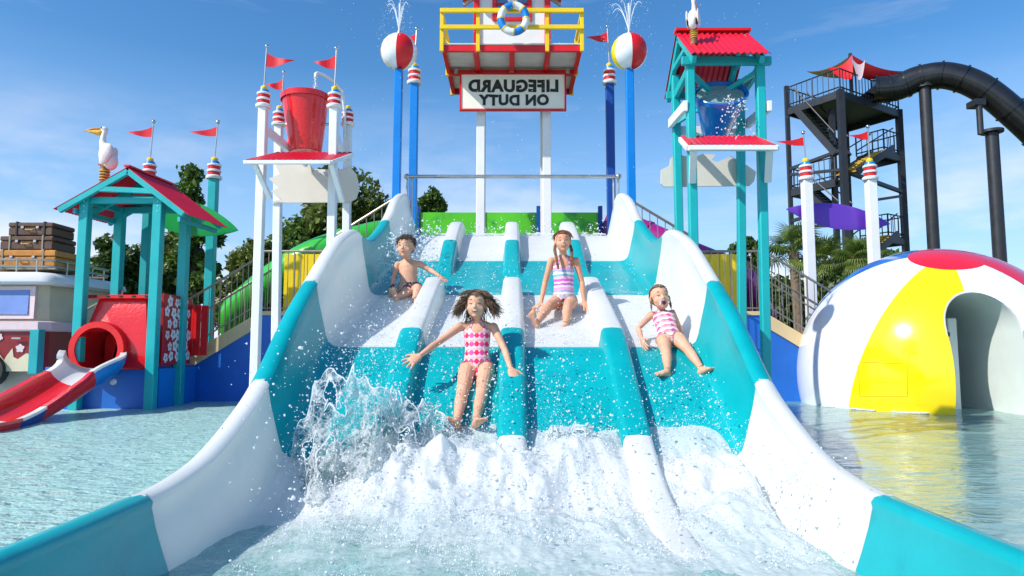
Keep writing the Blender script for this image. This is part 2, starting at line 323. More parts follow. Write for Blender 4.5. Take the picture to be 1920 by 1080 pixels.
DROP.node_tree.links.new(_n['Principled BSDF'].outputs[0], _mx.inputs[1]); DROP.node_tree.links.new(_tl.outputs[0], _mx.inputs[2]); DROP.node_tree.links.new(_mx.outputs[0], _n['Material Output'].inputs[0])

# ------------------------------------------------------------ setting
def sheet(name, x0, x1, y0, y1, z, m):
    o = MB().add([(x0, y0, z), (x1, y0, z), (x1, y1, z), (x0, y1, z)], [(0, 1, 2, 3)]).build(name, m); o['kind'] = 'structure'; return o
sheet('ground', -900, 900, -400, 1500, -1.2, GRASSM)
b = MB(); b.box((0, 115, -.55), (400, 200.0, 2.2)); o = b.build('park_ground', GRASSM); o['kind'] = 'structure'
b = MB(); b.box((-21, 13.9, .12), (26.9, 2.1, 1.0)); b.box((21.5, 14.2, .05), (27, 1.5, .9)); o = b.build('pool_edge', CONC); o['kind'] = 'structure'
sheet('pool_floor', -34, 34, -20, 14.8, -.42, POOLW)
def surf(name, x0, x1, y0, y1, nx, ny, zf, m, parent=None):
    vs = []; fs = []
    for j in range(ny + 1):
        for i in range(nx + 1):
            x = x0 + (x1 - x0) * i / nx; y = y0 + (y1 - y0) * j / ny; vs.append((x, y, zf(x, y)))
    for j in range(ny):
        for i in range(nx): a = j * (nx + 1) + i; fs.append((a, a + 1, a + nx + 2, a + nx + 1))
    me = bpy.data.meshes.new(name); me.from_pydata(vs, [], fs); me.materials.append(m); me.shade_smooth()
    return link_mesh(name, me, None, parent)
def wave(x, y): return .016 * mn.noise(V((x * 1.1, y * 1.8, 0))) + .011 * mn.noise(V((x * 3.3, y * 5.5, 4)))
for a_, b_ in ((-34, -1.74), (1.74, 34)):
    o = surf('pool_water', a_, b_, 1.2, 14.5, 260, 150, wave, POOL if a_ < 0 else POOLS); o['kind'] = 'structure'
sheet('near_pool_water', -34, 34, -20, 1.195, .0, POOL)

# ------------------------------------------------------------ racing slide
FL = [(1.0, -.10), (2.4, -.09), (3.05, -.03), (3.6, .03), (4.0, .11), (4.38, .30), (4.7, .53), (5.05, .785), (5.38, 1.0), (5.75, 1.135), (6.2, 1.285), (6.97, 1.54), (7.6, 1.745), (8.42, 2.05), (9.0, 2.34), (9.5, 2.56), (9.9, 2.66), (10.4, 2.68)]
RM = [(1.0, .35), (3.0, .355), (3.3, .375), (3.6, .43), (4.0, .58), (4.4, .79), (5.0, 1.26), (5.5, 1.58), (6.09, 1.94), (6.46, 2.09), (6.81, 2.185), (7.1, 2.17), (7.4, 2.18), (7.8, 2.29), (8.28, 2.49), (8.76, 2.73), (9.2, 3.02), (9.6, 3.19), (9.98, 3.28), (10.35, 3.22)]
fz = lambda y: interp(FL, y)
rz_ = lambda y: interp(RM, y)
slide = empty('racing_slide', (0, 4.4, 0), 'wide four lane white and teal water slide with curved side walls, four children on it', 'water slide')
SEG = [(1.0, 3.02, 'T'), (3.02, 4.40, 'W'), (4.40, 5.42, 'T'), (5.42, 7.0, 'W'), (7.0, 8.55, 'T'), (8.55, 10.38, 'W')]
def ys(a, b, st=.05):
    n = max(2, int((b - a) / st)); return [a + (b - a) * i / n for i in range(n + 1)]
HW = 1.45
def wallsec(y, sgn):
    f = fz(y); r = rz_(y); H = max(r - f, .08)
    pts = [(HW - .10, 0.0), (HW - .035, .012), (HW + .005, .045), (HW + .025, .10), (HW + .05, H * .35 + .03), (HW + .085, H * .7), (HW + .105, H - .035), (HW + .10, H - .012), (HW + .115, H + .008), (HW + .15, H + .02), (HW + .20, H + .012), (HW + .225, H - .015), (HW + .23, H - .06), (HW + .205, H - .075), (HW + .145, H - .06), (HW + .12, H * .6), (HW + .07, .02), (HW, -.04), (HW - .10, -.05)]
    return [V((sgn * a, y, f + c)) for a, c in pts]
for a, b_, c in SEG:
    g = .002
    m = GEL if c == 'W' else TGEL
    # floor bed
    mb = MB(); mb.rings([[V((-HW + .10, y, fz(y))), V((HW - .10, y, fz(y))), V((HW - .10, y, fz(y) - .06)), V((-HW + .10, y, fz(y) - .06))] for y in ys(a + g, b_ - g)])
    mb.build('lane_floor', m, slide, smooth=True)
    for s in (-1, 1):
        mb = MB(); mb.rings([wallsec(y, s) for y in ys(a + g, b_ - g)]); mb.build('side_wall', m, slide, smooth=50)
# teal edge on the rims, joints
for s in (-1, 1):
    for a, b_, c in SEG:
        mb = MB(); mb.tube([V((s * (HW - .012), y, fz(y) + .026)) for y in ys(a + .01, b_ - .01, .08)], .0035, 6)
        mb.build('seam_bead', GEL, slide, smooth=True)
for y in (3.02, 4.40, 5.42, 7.0, 8.55):
    mb = MB(); mb.bar((-HW + .1, y, fz(y) + .001), (HW - .1, y, fz(y) + .001), .012, .006); mb.build('joint_strip', GEL, slide)
for y in (3.02, 4.40, 5.42, 7.0, 8.55):
    for s in (-1, 1):
        MB().bar((s * (HW + .130), y, rz_(y) + .018), (s * (HW + .192), y, rz_(y) + .015), .016, .008, up=(0, 0, 1)).build('rim_joint_plate', GEL, slide)
        for dy_ in (-.05, .05): MB().sph((s * (HW + .21), y + dy_, rz_(y + dy_) - .035), .008, 8, 5).build('bolt', STEEL, slide, smooth=True)
UP_D = lambda y: fz(y) + .20 * min(1, max(0, (y - 7.85) / .75)) ** .8
def divider(x, a, b_, top, m, e0=False, e1=False):
    rr = []
    for y in ys(a, b_, .04):
        h = top(y) - fz(y); k = 1
        if e1 and b_ - y < .16: k = math.sqrt(max(.0, 1 - ((.16 - (b_ - y)) / .16) ** 2))
        if e0 and y - a < .10: k = math.sqrt(max(.0, 1 - ((.10 - (y - a)) / .10) ** 2))
        h = max(.004, h * max(.15, k)); f = fz(y); w0 = .105; w1 = .088
        pts = [(-w0 - .012, -.02), (-w0 - .006, .008), (-w0 + .004, h * .35), (-w1 - .002, h * .82), (-w1 + .012, h * .96), (-w1 + .03, h), (0, h + .004), (w1 - .03, h), (w1 - .012, h * .96), (w1 + .002, h * .82), (w0 - .004, h * .35), (w0 + .006, .008), (w0 + .012, -.02)]
        rr.append([V((x + p, y, f + q)) for p, q in pts])
    mb = MB(); mb.rings(rr); return mb.build('lane_divider', m, slide, smooth=45)
LOW_D = lambda y: fz(y) + interp([(3.0, .085), (3.8, .11), (4.4, .145), (5.45, .14), (6.4, .185), (7.1, .20)], y)
for x in (-.80, 0, .80):
    divider(x, 8.75, 10.2, UP_D, GEL, e1=True); divider(x, 7.85, 8.746, UP_D, TGEL)
    divider(x, 5.452, 7.12, LOW_D, GEL, e1=True); divider(x, 4.402, 5.448, LOW_D, TGEL); divider(x, {-.80: 4.25, 0: 3.95, .80: 3.1}[x], 4.398, LOW_D, GEL, e0=True)
# ------------------------------------------------------------ top platform behind slide
plat = empty('slide_platform', (0, 12, 0), 'blue based top platform with green back wall behind the slide crest', 'platform')
MB().box((0, 12.25, 2.55), (4.1, 3.7, .16)).build('deck', CONC, plat)
MB().box((0, 12.35, 1.0), (4.0, 3.3, 2.9)).build('base_wall', BWALL, plat)
xs = [-1.95, -.62, .55, 1.83]
for i in range(3):
    MB().box(((xs[i] + xs[i + 1]) / 2, 14.0, 3.22), (xs[i + 1] - xs[i] - .09, .07, 1.22)).build('green_panel', GRN, plat, bevel=.008)
for x, m in ((-1.95, DBLUE), (-.62, DBLUE), (.55, BLUE), (1.83, DBLUE)):
    MB().box((x, 13.98, 3.25), (.085, .12, 1.42)).build('wall_post', m, plat, bevel=.008)
MB().box((1.93, 13.8, 3.1), (.12, .3, 1.0)).build('purple_pad', DPURP, plat)
rl = empty('top_guard_rail', (0, 10.2, 2.6), 'long steel bar railing across the top of the slide between the two blue ball posts', 'railing')
zr = P(960, 331, 10.2).z
MB().tube([(-1.63, 10.2, zr), (1.66, 10.2, zr)], .028, 12).build('top_rail', STEEL, rl, smooth=True)
for x in (-1.6, -1.53, 1.55, 1.62):
    MB().tube([(x, 10.24, 2.6), (x, 10.24, zr - .02)], .018, 8).build('upright', STEEL, rl, smooth=True)
for x in (-1.6, 1.62): MB().sph((x, 10.2, zr), .045).build('elbow_joint', STEEL, rl, smooth=True)

# ------------------------------------------------------------ railings and stairs
def railing(pts, h, label, nb, mids=(.12,), m=BRONZE, post_every=0, extra=0):
    """pts: base polyline, upright balusters between"""
    pts = [V(p) for p in pts]; r = empty('railing', pts[0], label, 'railing')
    up = V((0, 0, h))
    MB().tube([p + up for p in pts], .024, 8).build('handrail', m, r, smooth=True)
    for k in mids: MB().tube([p + V((0, 0, k)) for p in pts], .016, 6).build('lower_rail', m, r, smooth=True)
    Ls = [(pts[i + 1] - pts[i]).length for i in range(len(pts) - 1)]; T = sum(Ls)
    for i in range(nb + 1):
        d = T * i / nb; k = 0
        while k < len(Ls) - 1 and d > Ls[k]: d -= Ls[k]; k += 1
        p = pts[k].lerp(pts[k + 1], min(1, d / Ls[k])); big = i in (0, nb) or (post_every and i % post_every == 0)
        MB().tube([p, p + V((0, 0, h - (.0 if not big else 0)))], .020 if big else .009, 6).build('rail_post' if big else 'baluster', m, r, smooth=True)
    return r
def stairs(sgn):
    nm = 'left' if sgn < 0 else 'right'
    t = empty('staircase', (sgn * 5.5, 13.8, 0), ('blue walled stair rising from the small teal house to the slide, left side' if sgn < 0 else 'blue walled stair coming down towards the giant beach ball, right side'), 'stairs')
    X = lambda x: sgn * x
    # sloping blue wall + cream stringer
    xa, za, xb, zb = 6.75, .62, 4.95, 1.70
    def slab(poly, y0, y1, name, m):
        MB().prism([V((X(p), y0, q)) for p, q in poly], (0, y1 - y0, 0)).build(name, m, t)
    slab([(xa, -.5), (xa, za - .30), (xb, zb - .28), (xb, -.5)], 13.3, 14.6, 'stair_wall', BWALL)
    slab([(xa, za - .298), (xa, za), (xb, zb), (xb, zb - .278)], 13.27, 13.42, 'stringer', CREAM)
    slab([(xa, za - .298), (xa, za), (xb, zb), (xb, zb - .278)], 14.5, 14.62, 'stringer', CREAM)
    slab([(xb - .002, -.5), (xb - .002, 1.66), (1.9, 1.66), (1.9, -.5)], 13.3, 14.6, 'landing_wall', BWALL)
    slab([(xb + .02, 1.662), (xb + .02, 1.74), (1.9, 1.74), (1.9, 1.662)], 13.27, 14.62, 'landing', CREAM)
    for i in range(7):
        k = (i + .5) / 7; x = xa + (xb - xa) * k; z = za + (zb - za) * k - .06
        MB().box((X(x), 13.96, z), (.26, 1.04, .05)).build('step', CONC, t)
    for i in range(6):
        k = (i + .5) / 6; x = 3.3 + (2.1 - 3.3) * k; z = 1.74 + .88 * k
        MB().box((X(x), 12.9, z), (.24, 1.1, .05)).build('step', CONC, t)
    slab([(3.45, 1.742), (2.06, 2.74), (2.06, 2.5), (3.1, 1.742)], 12.3, 12.42, 'upper_stringer', CREAM)
    return t
for s in (-1, 1): stairs(s)
railing([(-6.45, 13.3, .80), (-4.95, 13.3, 1.74)], 1.08, 'sloping bronze railing of the left stair beside red slats', 14, (.14, .66), post_every=7)
railing([(-6.45, 14.55, .80), (-4.95, 14.55, 1.74)], 1.08, 'far sloping bronze railing of the left stair, in front of the trees', 14, (.14,), post_every=7)
railing([(-4.9, 13.3, 1.74), (-3.0, 13.3, 1.74)], 1.18, 'level bronze railing in front of the left yellow panel', 15, (.06,), post_every=5)
railing([(3.0, 13.3, 1.74), (4.95, 13.3, 1.74)], 1.18, 'level bronze railing in front of the right yellow panel', 15, (.06,), post_every=5)
railing([(4.95, 13.3, 1.74), (6.6, 13.3, .72)], 1.18, 'sloping bronze railing of the right stair, in front of the palms', 12, (.12, .62), post_every=6)
railing([(4.95, 14.55, 1.74), (6.6, 14.55, .72)], 1.18, 'far sloping bronze railing of the right stair', 12, (.12,), post_every=6)
railing([(-3.35, 12.3, 1.98), (-2.1, 12.3, 2.78)], 1.0, 'upper bronze railing rising to the blue posts on the left', 9, (.45,))
railing([(2.1, 12.3, 2.76), (3.35, 12.3, 2.0)], 1.0, 'upper bronze railing descending from the blue posts on the right', 9, (.45,))
railing([(-8.2, 12.9, .72), (-7.1, 12.4, 1.12)], .95, 'short bronze railing between the van and the red tube housing', 5, (.1,))
def corr_panel(name, x0, x1, y, z0, z1, m, label, cat, n=8, holder=None):
    t = holder or empty(name, ((x0 + x1) / 2, y, z0), label, cat)
    for i in range(n):
        a = x0 + (x1 - x0) * i / n; b2 = x0 + (x1 - x0) * (i + 1) / n
        MB().box(((a + b2) / 2, y, (z0 + z1) / 2), (b2 - a - .008, .05, z1 - z0)).build('board', m, t, bevel=.007)
    return t
YB = mat('yellow_boards', (.90, .64, .0), .35, .08, 2, .05, 20)
corr_panel('yellow_fence', -4.85, -2.9, 14.45, 1.76, 3.02, YB, 'yellow boarded screen behind the level railing left of the slide', 'fence', 9)
corr_panel('yellow_fence', 3.1, 4.86, 14.45, 1.76, 3.02, YB, 'yellow boarded screen behind the level railing right of the slide', 'fence', 8)
t = empty('red_slat_fence', (-6.4, 12.95, .7), 'bright red upright slats at the foot of the left stair', 'fence')
for i in range(3): MB().box((-6.10 + .135 * i, 12.95, 1.36), (.125, .03, .98 - (.02 * i))).build('slat', RED, t, bevel=.006)

# ------------------------------------------------------------ flag posts, caps, flags
def cap_on(p, parent, k=1.0):
    """striped lamp-like cap whose underside stands at p"""
    p = V(p)
    def L_(prof, name, m): MB().lathe([(r * k, z * k) for r, z in prof], p, n=20).build(name, m, parent, smooth=True)
    L_([(.115, 0), (.125, .015), (.125, .04), (.11, .055)], 'ring', WHITE)
    L_([(.094, .055), (.094, .115)], 'band', RED)
    L_([(.105, .115), (.112, .125), (.112, .14), (.105, .15)], 'ring', WHITE)
    L_([(.094, .15), (.094, .21)], 'band', RED)
    L_([(.105, .21), (.11, .218), (.11, .236), (.10, .246)], 'ring', WHITE)
    L_([(.085, .246), (.075, .29), (.05, .305)], 'blue_collar', BLUE)
    L_([(.05, .305), (.055, .32), (.052, .345), (.03, .365)], 'yellow_knob', YEL)
def flag_on(p, parent, L_=.62, sgn=-1, k=1.0, lean=0, fs=.42, fh=.2):
    p = V(p); top = p + V((lean, 0, L_))
    MB().tube([p, top], .0115 * k, 8).build('flagpole', STEEL, parent, smooth=True)
    MB().sph(top, .032 * k, 14, 9).build('finial', CHROME, parent, smooth=True)
    rr = []
    for i in range(9):
        a = i / 8; h = fh * (1 - a) * .5 + .002; c = top + V((-lean * .2, 0, -.10 - fh * .5)) + V((sgn * fs * a, .03 * math.sin(a * 7) * a, -.035 * math.sin(a * 3.2) - .0 * a))
        rr.append([c + V((0, -.003, -h)), c + V((0, -.003, h)), c + V((0, .003, h)), c + V((0, .003, -h))])
    MB().rings(rr).build('flag', RED, parent, smooth=True)
def post_thing(px, pyt, d, zb, m, wd, label, flag=True, sgn=-1, L_=.66, fs=.42, cat='flag post', k=1.0, lean=0, group=None):
    p = P(px, pyt, d); t = empty('flag_post', (p.x, d, zb), label, cat, group)
    MB().box((p.x, d, (zb + p.z) / 2), (wd, wd, p.z - zb)).build('post', m, t, bevel=.012)
    cap_on(p, t, k)
    if flag: flag_on(p + V((0, 0, .36 * k)), t, L_, sgn, k, fs=fs, lean=lean)
    return t
post_thing(777, 158, 12.4, 2.6, BLUE, .15, 'blue post with striped cap and pennant behind the left beach ball post', sgn=-1, L_=.68, k=1.12, lean=.03)
post_thing(1143, 158, 12.4, 2.6, DBLUE, .15, 'dark blue post with striped cap and pennant left of the right ball post', sgn=-1, L_=.72, k=1.12, lean=-.03, fs=.40)
post_thing(401, 336, 13.9, 1.0, TEAL, .17, 'teal post with striped cap and pennant standing right of the teal house', L_=.76, fs=.60, k=1.27, lean=.04)
post_thing(280, 335, 12.85, .5, DTEAL, .14, 'teal post with striped cap and pennant rising behind the teal house roof', L_=.72, fs=.50, k=1.12, lean=.03)
post_thing(1512, 338, 15.0, .3, WHITE, .20, 'white post with striped cap by the left end of the purple board', L_=.60, fs=.62, k=1.37, lean=-.03)
post_thing(1632, 338, 15.0, .3, WHITE, .20, 'white post with striped cap by the right end of the purple board', L_=.74, fs=.43, k=1.37)
for px, sg, lab in ((748, -1, 'left blue post topped with a small red white and yellow beach ball fountain'), (1180, 1, 'right blue post topped with a small beach ball fountain, yellow panel on its left')):
    p = P(px, 131, 9.9); c = P(px, 97, 9.9); t = empty('ball_fountain', (p.x, 9.9, 0), lab, 'fountain')
    xb = P(px + (-7 if px < 900 else 4), 380, 9.9).x
    MB().bar((xb, 9.9, 0), (p.x, 9.9, p.z), .115, .115).build('post', BLUE, t, bevel=.01)
    r = .275; ax = V((.05 * -sg, -.25, 1)).normalized(); s_, u_ = frame(ax)
    cols = [RED, DOMEW, BLUE, DOMEW, YELG, DOMEW]
    a0 = {748: 1.62, 1180: 1.62}[px]
    # panels in longitude; the first starts at the front centre and runs to the right
    e1 = V((1, 0, 0)); e1 = (e1 - ax * e1.dot(ax)).normalized(); e2 = ax.cross(e1)
    for k in range(6):
        mb = MB(); rr = []
        for i in range(11):
            th = PI * (.012 + .976 * i / 10); rr.append([c + ax * r * math.cos(th) + (e1 * math.cos(a) + e2 * math.sin(a)) * r * math.sin(th) for a in [-PI / 2 + k * PI / 3 + PI / 3 * j / 8 for j in range(9)]])
        mb.rings(rr, closed=False, caps=False); mb.build('ball_panel', cols[k], t, smooth=True, fix=False)
    MB().lathe([(.03, r - .01), (.022, r + .05)], c, n=10).build('nozzle', STEEL, t, smooth=True)
    # jets
    mb = MB()
    for q in range(7):
        a = q * 2 * PI / 7 + .4; sp = .0 if q == 0 else rnd.uniform(.16, .42); pts = []
        for i in range(14):
            tt = i / 13 * (.55 if q else .42); pts.append(c + V((math.cos(a) * sp * tt * 1.6, math.sin(a) * sp * tt * 1.2, r + .04 + 2.1 * tt - 2.5 * tt * tt)))
        mb.tube(pts, [.008 * (1 - .6 * i / 13) + (.008 if q == 0 else 0) for i in range(14)], 5)
        for i in range(40):
            tt = rnd.random() ** .7 * .95; pp = c + V((math.cos(a) * sp * tt * 1.7 + rnd.gauss(0, .03), math.sin(a) * sp * tt * 1.2 + rnd.gauss(0, .03), r + .04 + 2.1 * tt - 2.5 * tt * tt + rnd.gauss(0, .03)))
            mb.sph(pp, rnd.uniform(.002, .0055), 5, 3)
    o = mb.build('water_jet', DROP, smooth=True, fix=False)
    tag(o, 'thin spray of water above the ' + ('left' if px < 900 else 'right') + ' small beach ball', 'water spray', kind='stuff')

# ------------------------------------------------------------ lifeguard tower
TW = empty('lifeguard_tower', (0, 12.4, 2.6), 'red and white lifeguard hut on two white legs with yellow railing', 'tower')
zt = P(960, 96, 11.2).z     # underside of front beam
def bx(x0, x1, y0, y1, z0, z1, name, m, par=TW, bevel=.006): return MB().box(((x0 + x1) / 2, (y0 + y1) / 2, (z0 + z1) / 2), (x1 - x0, y1 - y0, z1 - z0)).build(name, m, par, bevel=bevel)
W2 = 1.19
bx(-W2, W2, 11.2, 11.26, zt, zt + .11, 'front_beam', RED)
bx(-W2, W2, 13.14, 13.2, zt, zt + .11, 'back_beam', DRED)
bx(-W2 + .06, W2 - .06, 12.13, 12.22, zt - .02, zt + .07, 'cross_beam', RED)
for x in (-W2 + .03, W2 - .03): bx(x - .035, x + .035, 11.262, 13.138, zt - .0, zt + .10, 'side_beam', RED)
for x in (-.62, 0, .62): bx(x - .045, x + .045, 11.262, 13.138, zt + .012, zt + .098, 'joist', RED)
for i in range(12): bx(-W2 - .01, W2 + .01, 11.19 + i * .17, 11.19 + i * .17 + .162, zt + .112, zt + .14, 'deck_board', OFFW)
for x in (-1.02, 0, 1.02): MB().box((x, 12.10, zt + .03), (.07, .05, .09)).build('bracket', STEEL, TW, bevel=.005)
for x, xo in ((-.575, .0), (.64, 0)):
    MB().box((x, 12.28, (zt + 2.6) / 2), (.155, .12, zt - 2.6)).build('leg', WHITE, TW, bevel=.01)
    MB().box((x + (.06 if x < 0 else -.09), 12.38, (zt + 2.6) / 2), (.05, .08, zt - 2.6)).build('leg_flange', OFFW, TW, bevel=.006)
for s in (-1, 1):
    MB().bar((s * .95, 13.1, zt + .05), (s * .62, 12.45, zt - .5), .06, .06).build('brace', RED, TW)
# yellow rail
zd = zt + .14
tops = P(960, 24, 11.2).z; mid = P(960, 55, 11.2).z
for x, y in ((-W2, 11.17), (-.575, 11.17), (.60, 11.17), (W2, 11.17), (-W2, 12.2), (W2, 12.2), (-W2, 13.17), (W2, 13.17)):
    MB().box((x, y, (zt - .02 + tops) / 2), (.065, .05, tops - zt + .02)).build('rail_post', YEL, TW, bevel=.006)
for z in (tops, mid):
    MB().box((0, 11.12, z), (2 * W2 + .06, .045, .075)).build('front_rail', YEL, TW, bevel=.006)
    for s in (-1, 1): MB().box((s * (W2 + .0), 12.17, z), (.045, 2.0, .07)).build('side_rail', YEL, TW, bevel=.006)
# hut
hz1 = zd + 1.5
ez = P(960, -34, 11.75).z
bx(-.60, .60, 12.0, 12.5, zd, ez + .2, 'hut_wall', WHITE)
for x in (-.65, .65): bx(x - .055, x + .055, 11.95, 12.06, zd, ez + .19, 'corner_post', RED)
wz = P(960, 38, 11.95).z
bx(-.36, .36, 11.955, 11.99, wz, wz + .07, 'window_frame', RED)
bx(-.36, -.28, 11.955, 11.99, wz + .07, wz + .9, 'window_frame', RED); bx(.28, .36, 11.955, 11.99, wz + .07, wz + .9, 'window_frame', RED)
bx(-.28, .28, 11.96, 11.985, wz + .30, wz + .34, 'window_bar', DRED)
bx(-.28, .28, 11.985, 11.996, wz + .07, wz + .9, 'pane', GLASSB)
for s in (-1, 1):
    mb = MB()
    mb.prism([V((s * .66, 11.6, ez + .15)), V((s * .93, 11.6, ez - .03)), V((s * .93, 11.6, ez + .03)), V((s * .66, 11.6, ez + .24))], (0, 1.0, 0)); mb.build('eave', RED, TW)
    for i in range(4): MB().bar((s * .70, 11.7 + i * .25, ez + .10), (s * .92, 11.7 + i * .25, ez - .05), .04, .05).build('rafter_end', OFFW, TW)
MB().prism([V((-.72, 11.6, ez + .2)), V((.72, 11.6, ez + .2)), V((0, 11.6, ez + .9))], (0, 1.0, 0)).build('roof', RED, TW)
# sign
a = P(863, 207, 12.1); c2 = P(1060, 139, 12.1)
sg = empty('lifeguard_sign', ((a.x + c2.x) / 2, 12.1, a.z), 'cream board with red edge and mirrored black words lifeguard on duty', 'sign')
MB().box(((a.x + c2.x) / 2, 12.1, (a.z + c2.z) / 2), (c2.x - a.x, .05, c2.z - a.z)).build('sign_board', SIGNM, sg, bevel=.004)
for (x0, x1, z0, z1) in ((a.x - .012, c2.x + .012, a.z - .012, a.z + .02), (a.x - .012, c2.x + .012, c2.z - .02, c2.z + .012), (a.x - .012, a.x + .02, a.z + .02, c2.z - .02), (c2.x - .02, c2.x + .012, a.z + .02, c2.z - .02)):
    MB().box(((x0 + x1) / 2, 12.093, (z0 + z1) / 2), (x1 - x0, .07, z1 - z0)).build('sign_edge', RED, sg)
def lettering(txt, x0, x1, z0, z1, y, parent, off=.035):
    cu = bpy.data.curves.new('t', 'FONT'); cu.body = txt; cu.extrude = .0; cu.offset = off * 1.5; cu.space_character = 1.10
    o = bpy.data.objects.new('t', cu); sc.collection.objects.link(o); dg = bpy.context.evaluated_depsgraph_get()
    me = bpy.data.meshes.new_from_object(o.evaluated_get(dg)); bpy.data.objects.remove(o)
    co = np.array([v.co[:] for v in me.vertices]); mnx, mny = co[:, 0].min(), co[:, 1].min(); mxx, mxy = co[:, 0].max(), co[:, 1].max()
    for v in me.vertices:
        X = (v.co.x - mnx) / (mxx - mnx); Z = (v.co.y - mny) / (mxy - mny)
        v.co = (x1 - (x1 - x0) * X, y, z0 + (z1 - z0) * Z + .006 * math.sin(X * 23))
    me.materials.clear(); me.materials.append(INK); me.update()
    bm = bmesh.new(); bm.from_mesh(me); seen = set(); n_ = 0
    for v0 in list(bm.verts):
        if v0 in seen: continue
        st = [v0]; isl = set()
        while st:
            q = st.pop()
            if q in isl: continue
            isl.add(q); st += [e.other_vert(q) for e in q.link_edges]
        seen |= isl; fl_ = {f for q in isl for f in q.link_faces}; ix = {q: k for k, q in enumerate(isl)}
        if not fl_: continue
        m_ = bpy.data.meshes.new('letter'); m_.from_pydata([tuple(q.co) for q in isl], [], [tuple(ix[q] for q in f.verts) for f in fl_]); m_.materials.append(INK); link_mesh('letter', m_, None, parent)
    bm.free()
p0 = P(878, 173, 12.07); p1 = P(1047, 149, 12.07); lettering('LIFEGUARD', p0.x, p1.x, p0.z, p1.z, 12.07, sg)
p0 = P(897, 198, 12.07); p1 = P(1029, 177, 12.07); lettering('ON DUTY', p0.x, p1.x, p0.z, p1.z, 12.068, sg)
# life ring hung on the rail
c = P(963, 35, 11.02); lr = empty('life_ring', c, 'white and blue life ring with yellow bands hung on the yellow railing', 'life ring')
for k in range(8):
    pts = [c + V((math.cos(a_) * .215, 0, math.sin(a_) * .235)) for a_ in [k * PI / 4 + .03 + (PI / 4 - .06) * i / 6 for i in range(7)]]
    MB().tube(pts, .062, 14).build('ring_section', WHITE if k % 2 else BLUE, lr, smooth=True)
for k in range(8):
    a_ = k * PI / 4; q = c + V((math.cos(a_) * .215, 0, math.sin(a_) * .235)); d = V((-math.sin(a_), 0, math.cos(a_)))
    MB().tube([q - d * .012, q + d * .012], .067, 14).build('band', YEL, lr, smooth=True)

# ------------------------------------------------------------ pelicans
def remeshed(mb, name, m, parent, vox, smooth_it=6):
    me = bpy.data.meshes.new(name); me.from_pydata(mb.v, [], mb.f)
    bm = bmesh.new(); bm.from_mesh(me); bmesh.ops.recalc_face_normals(bm, faces=bm.faces); bm.to_mesh(me); bm.free()
    o = bpy.data.objects.new(name, me); sc.collection.objects.link(o)
    a = o.modifiers.new('r', 'REMESH'); a.mode = 'VOXEL'; a.voxel_size = vox
    b = o.modifiers.new('s', 'SMOOTH'); b.iterations = smooth_it; b.factor = .5
    dg = bpy.context.evaluated_depsgraph_get(); me2 = bpy.data.meshes.new_from_object(o.evaluated_get(dg)); bpy.data.objects.remove(o)
    me2.name = name; me2.shade_smooth(); me2.materials.clear(); me2.materials.append(m)
    return me2
def pelican(loc, head, label, piling=True, scale=1.0, up=True):
    """head: heading angle of the beak in the ground plane"""
    loc = V(loc); t = empty('pelican_statue', loc, label, 'statue')
    f = V((math.cos(head), math.sin(head), 0)); s = V((-f.y, f.x, 0)); u = V((0, 0, 1)); S = scale
    q = lambda a, b_, c_: loc + (f * a + s * b_ + u * c_) * S
    z0 = .0
    mb = MB(); mb.ell(q(-.02, 0, .38), f * .13 * S, s * .13 * S, u * .21 * S); mb.ell(q(-.08, 0, .26), f * .13 * S, s * .11 * S, u * .16 * S)
    mb.tube([q(.02, 0, .5), q(.06, 0, .62), q(.05, 0, .72), q(.03, 0, .80)], [.085 * S, .055 * S, .042 * S, .045 * S], 12)
    mb.ell(q(.045, 0, .835), f * .065 * S, s * .05 * S, u * .05 * S)
    me = remeshed(mb, 'body', PEL, t, .012 * S); link_mesh('body', me, None, t)
    for k in (-1, 1):
        MB().ell(q(-.05, k * .125, .36), f * .09 * S, s * .03 * S, (u * .19 - f * .05) * S).build('wing', PEL, t, smooth=True)
        MB().sph(q(.075, k * .045, .85), .012 * S, 8, 6).build('eye', INK, t, smooth=True)
        MB().ell(q(-.15, k * .10, .24), f * .05 * S, s * .02 * S, (u * .07 - f * .04) * S).build('wing_tip', INK, t, smooth=True)
    MB().loft([(q(.09, 0, .845), s * .03 * S, u * .014 * S), (q(.22, 0, .835), s * .028 * S, u * .012 * S), (q(.34, 0, .80), s * .015 * S, u * .009 * S), (q(.37, 0, .78), s * .005 * S, u * .01 * S)]).build('upper_bill', ORANGE, t, smooth=True)
    MB().loft([(q(.07, 0, .80), s * .03 * S, u * .03 * S), (q(.13, 0, .765), s * .035 * S, u * .05 * S), (q(.22, 0, .78), s * .028 * S, u * .035 * S), (q(.34, 0, .79), s * .01 * S, u * .008 * S)]).build('bill_pouch', mat('bill_pouch_yellow', (.78, .42, .02), .3, .25, 12), t, smooth=True)
    if piling:
        MB().lathe([(.075 * S, -.22 * S), (.07 * S, .2 * S)], loc + f * .0, n=12).build('piling', WOOD, t, smooth=True)
        for z in (-.08, -.03, .02, .07): MB().tube([q(.078 * math.cos(a_), .078 * math.sin(a_), z + .01) for a_ in [i * PI / 6 for i in range(12)]], .012 * S, 6, loop=True).build('rope', GOLD, t, smooth=True)
        for k in (-1, 1): MB().loft([(q(.02, k * .03, .2), s * .015 * S, u * .01 * S), (q(.10, k * .04, .19), s * .03 * S, u * .006 * S)]).build('foot', ORANGE, t, smooth=True)
    return t
pp = P(196, 330, 11.95); pelican(pp, PI + .15, 'white pelican statue with orange bill on the red roof of the left house', scale=1.02)
for o_ in [q for q in bpy.data.objects if q.name.startswith('wing_tip')]: bpy.data.objects.remove(o_)
pp = P(1301, 66, 7.05); pelican(pp, PI / 2 - .5, 'white pelican statue seen from behind on the red roof of the right bucket tower', scale=.48)
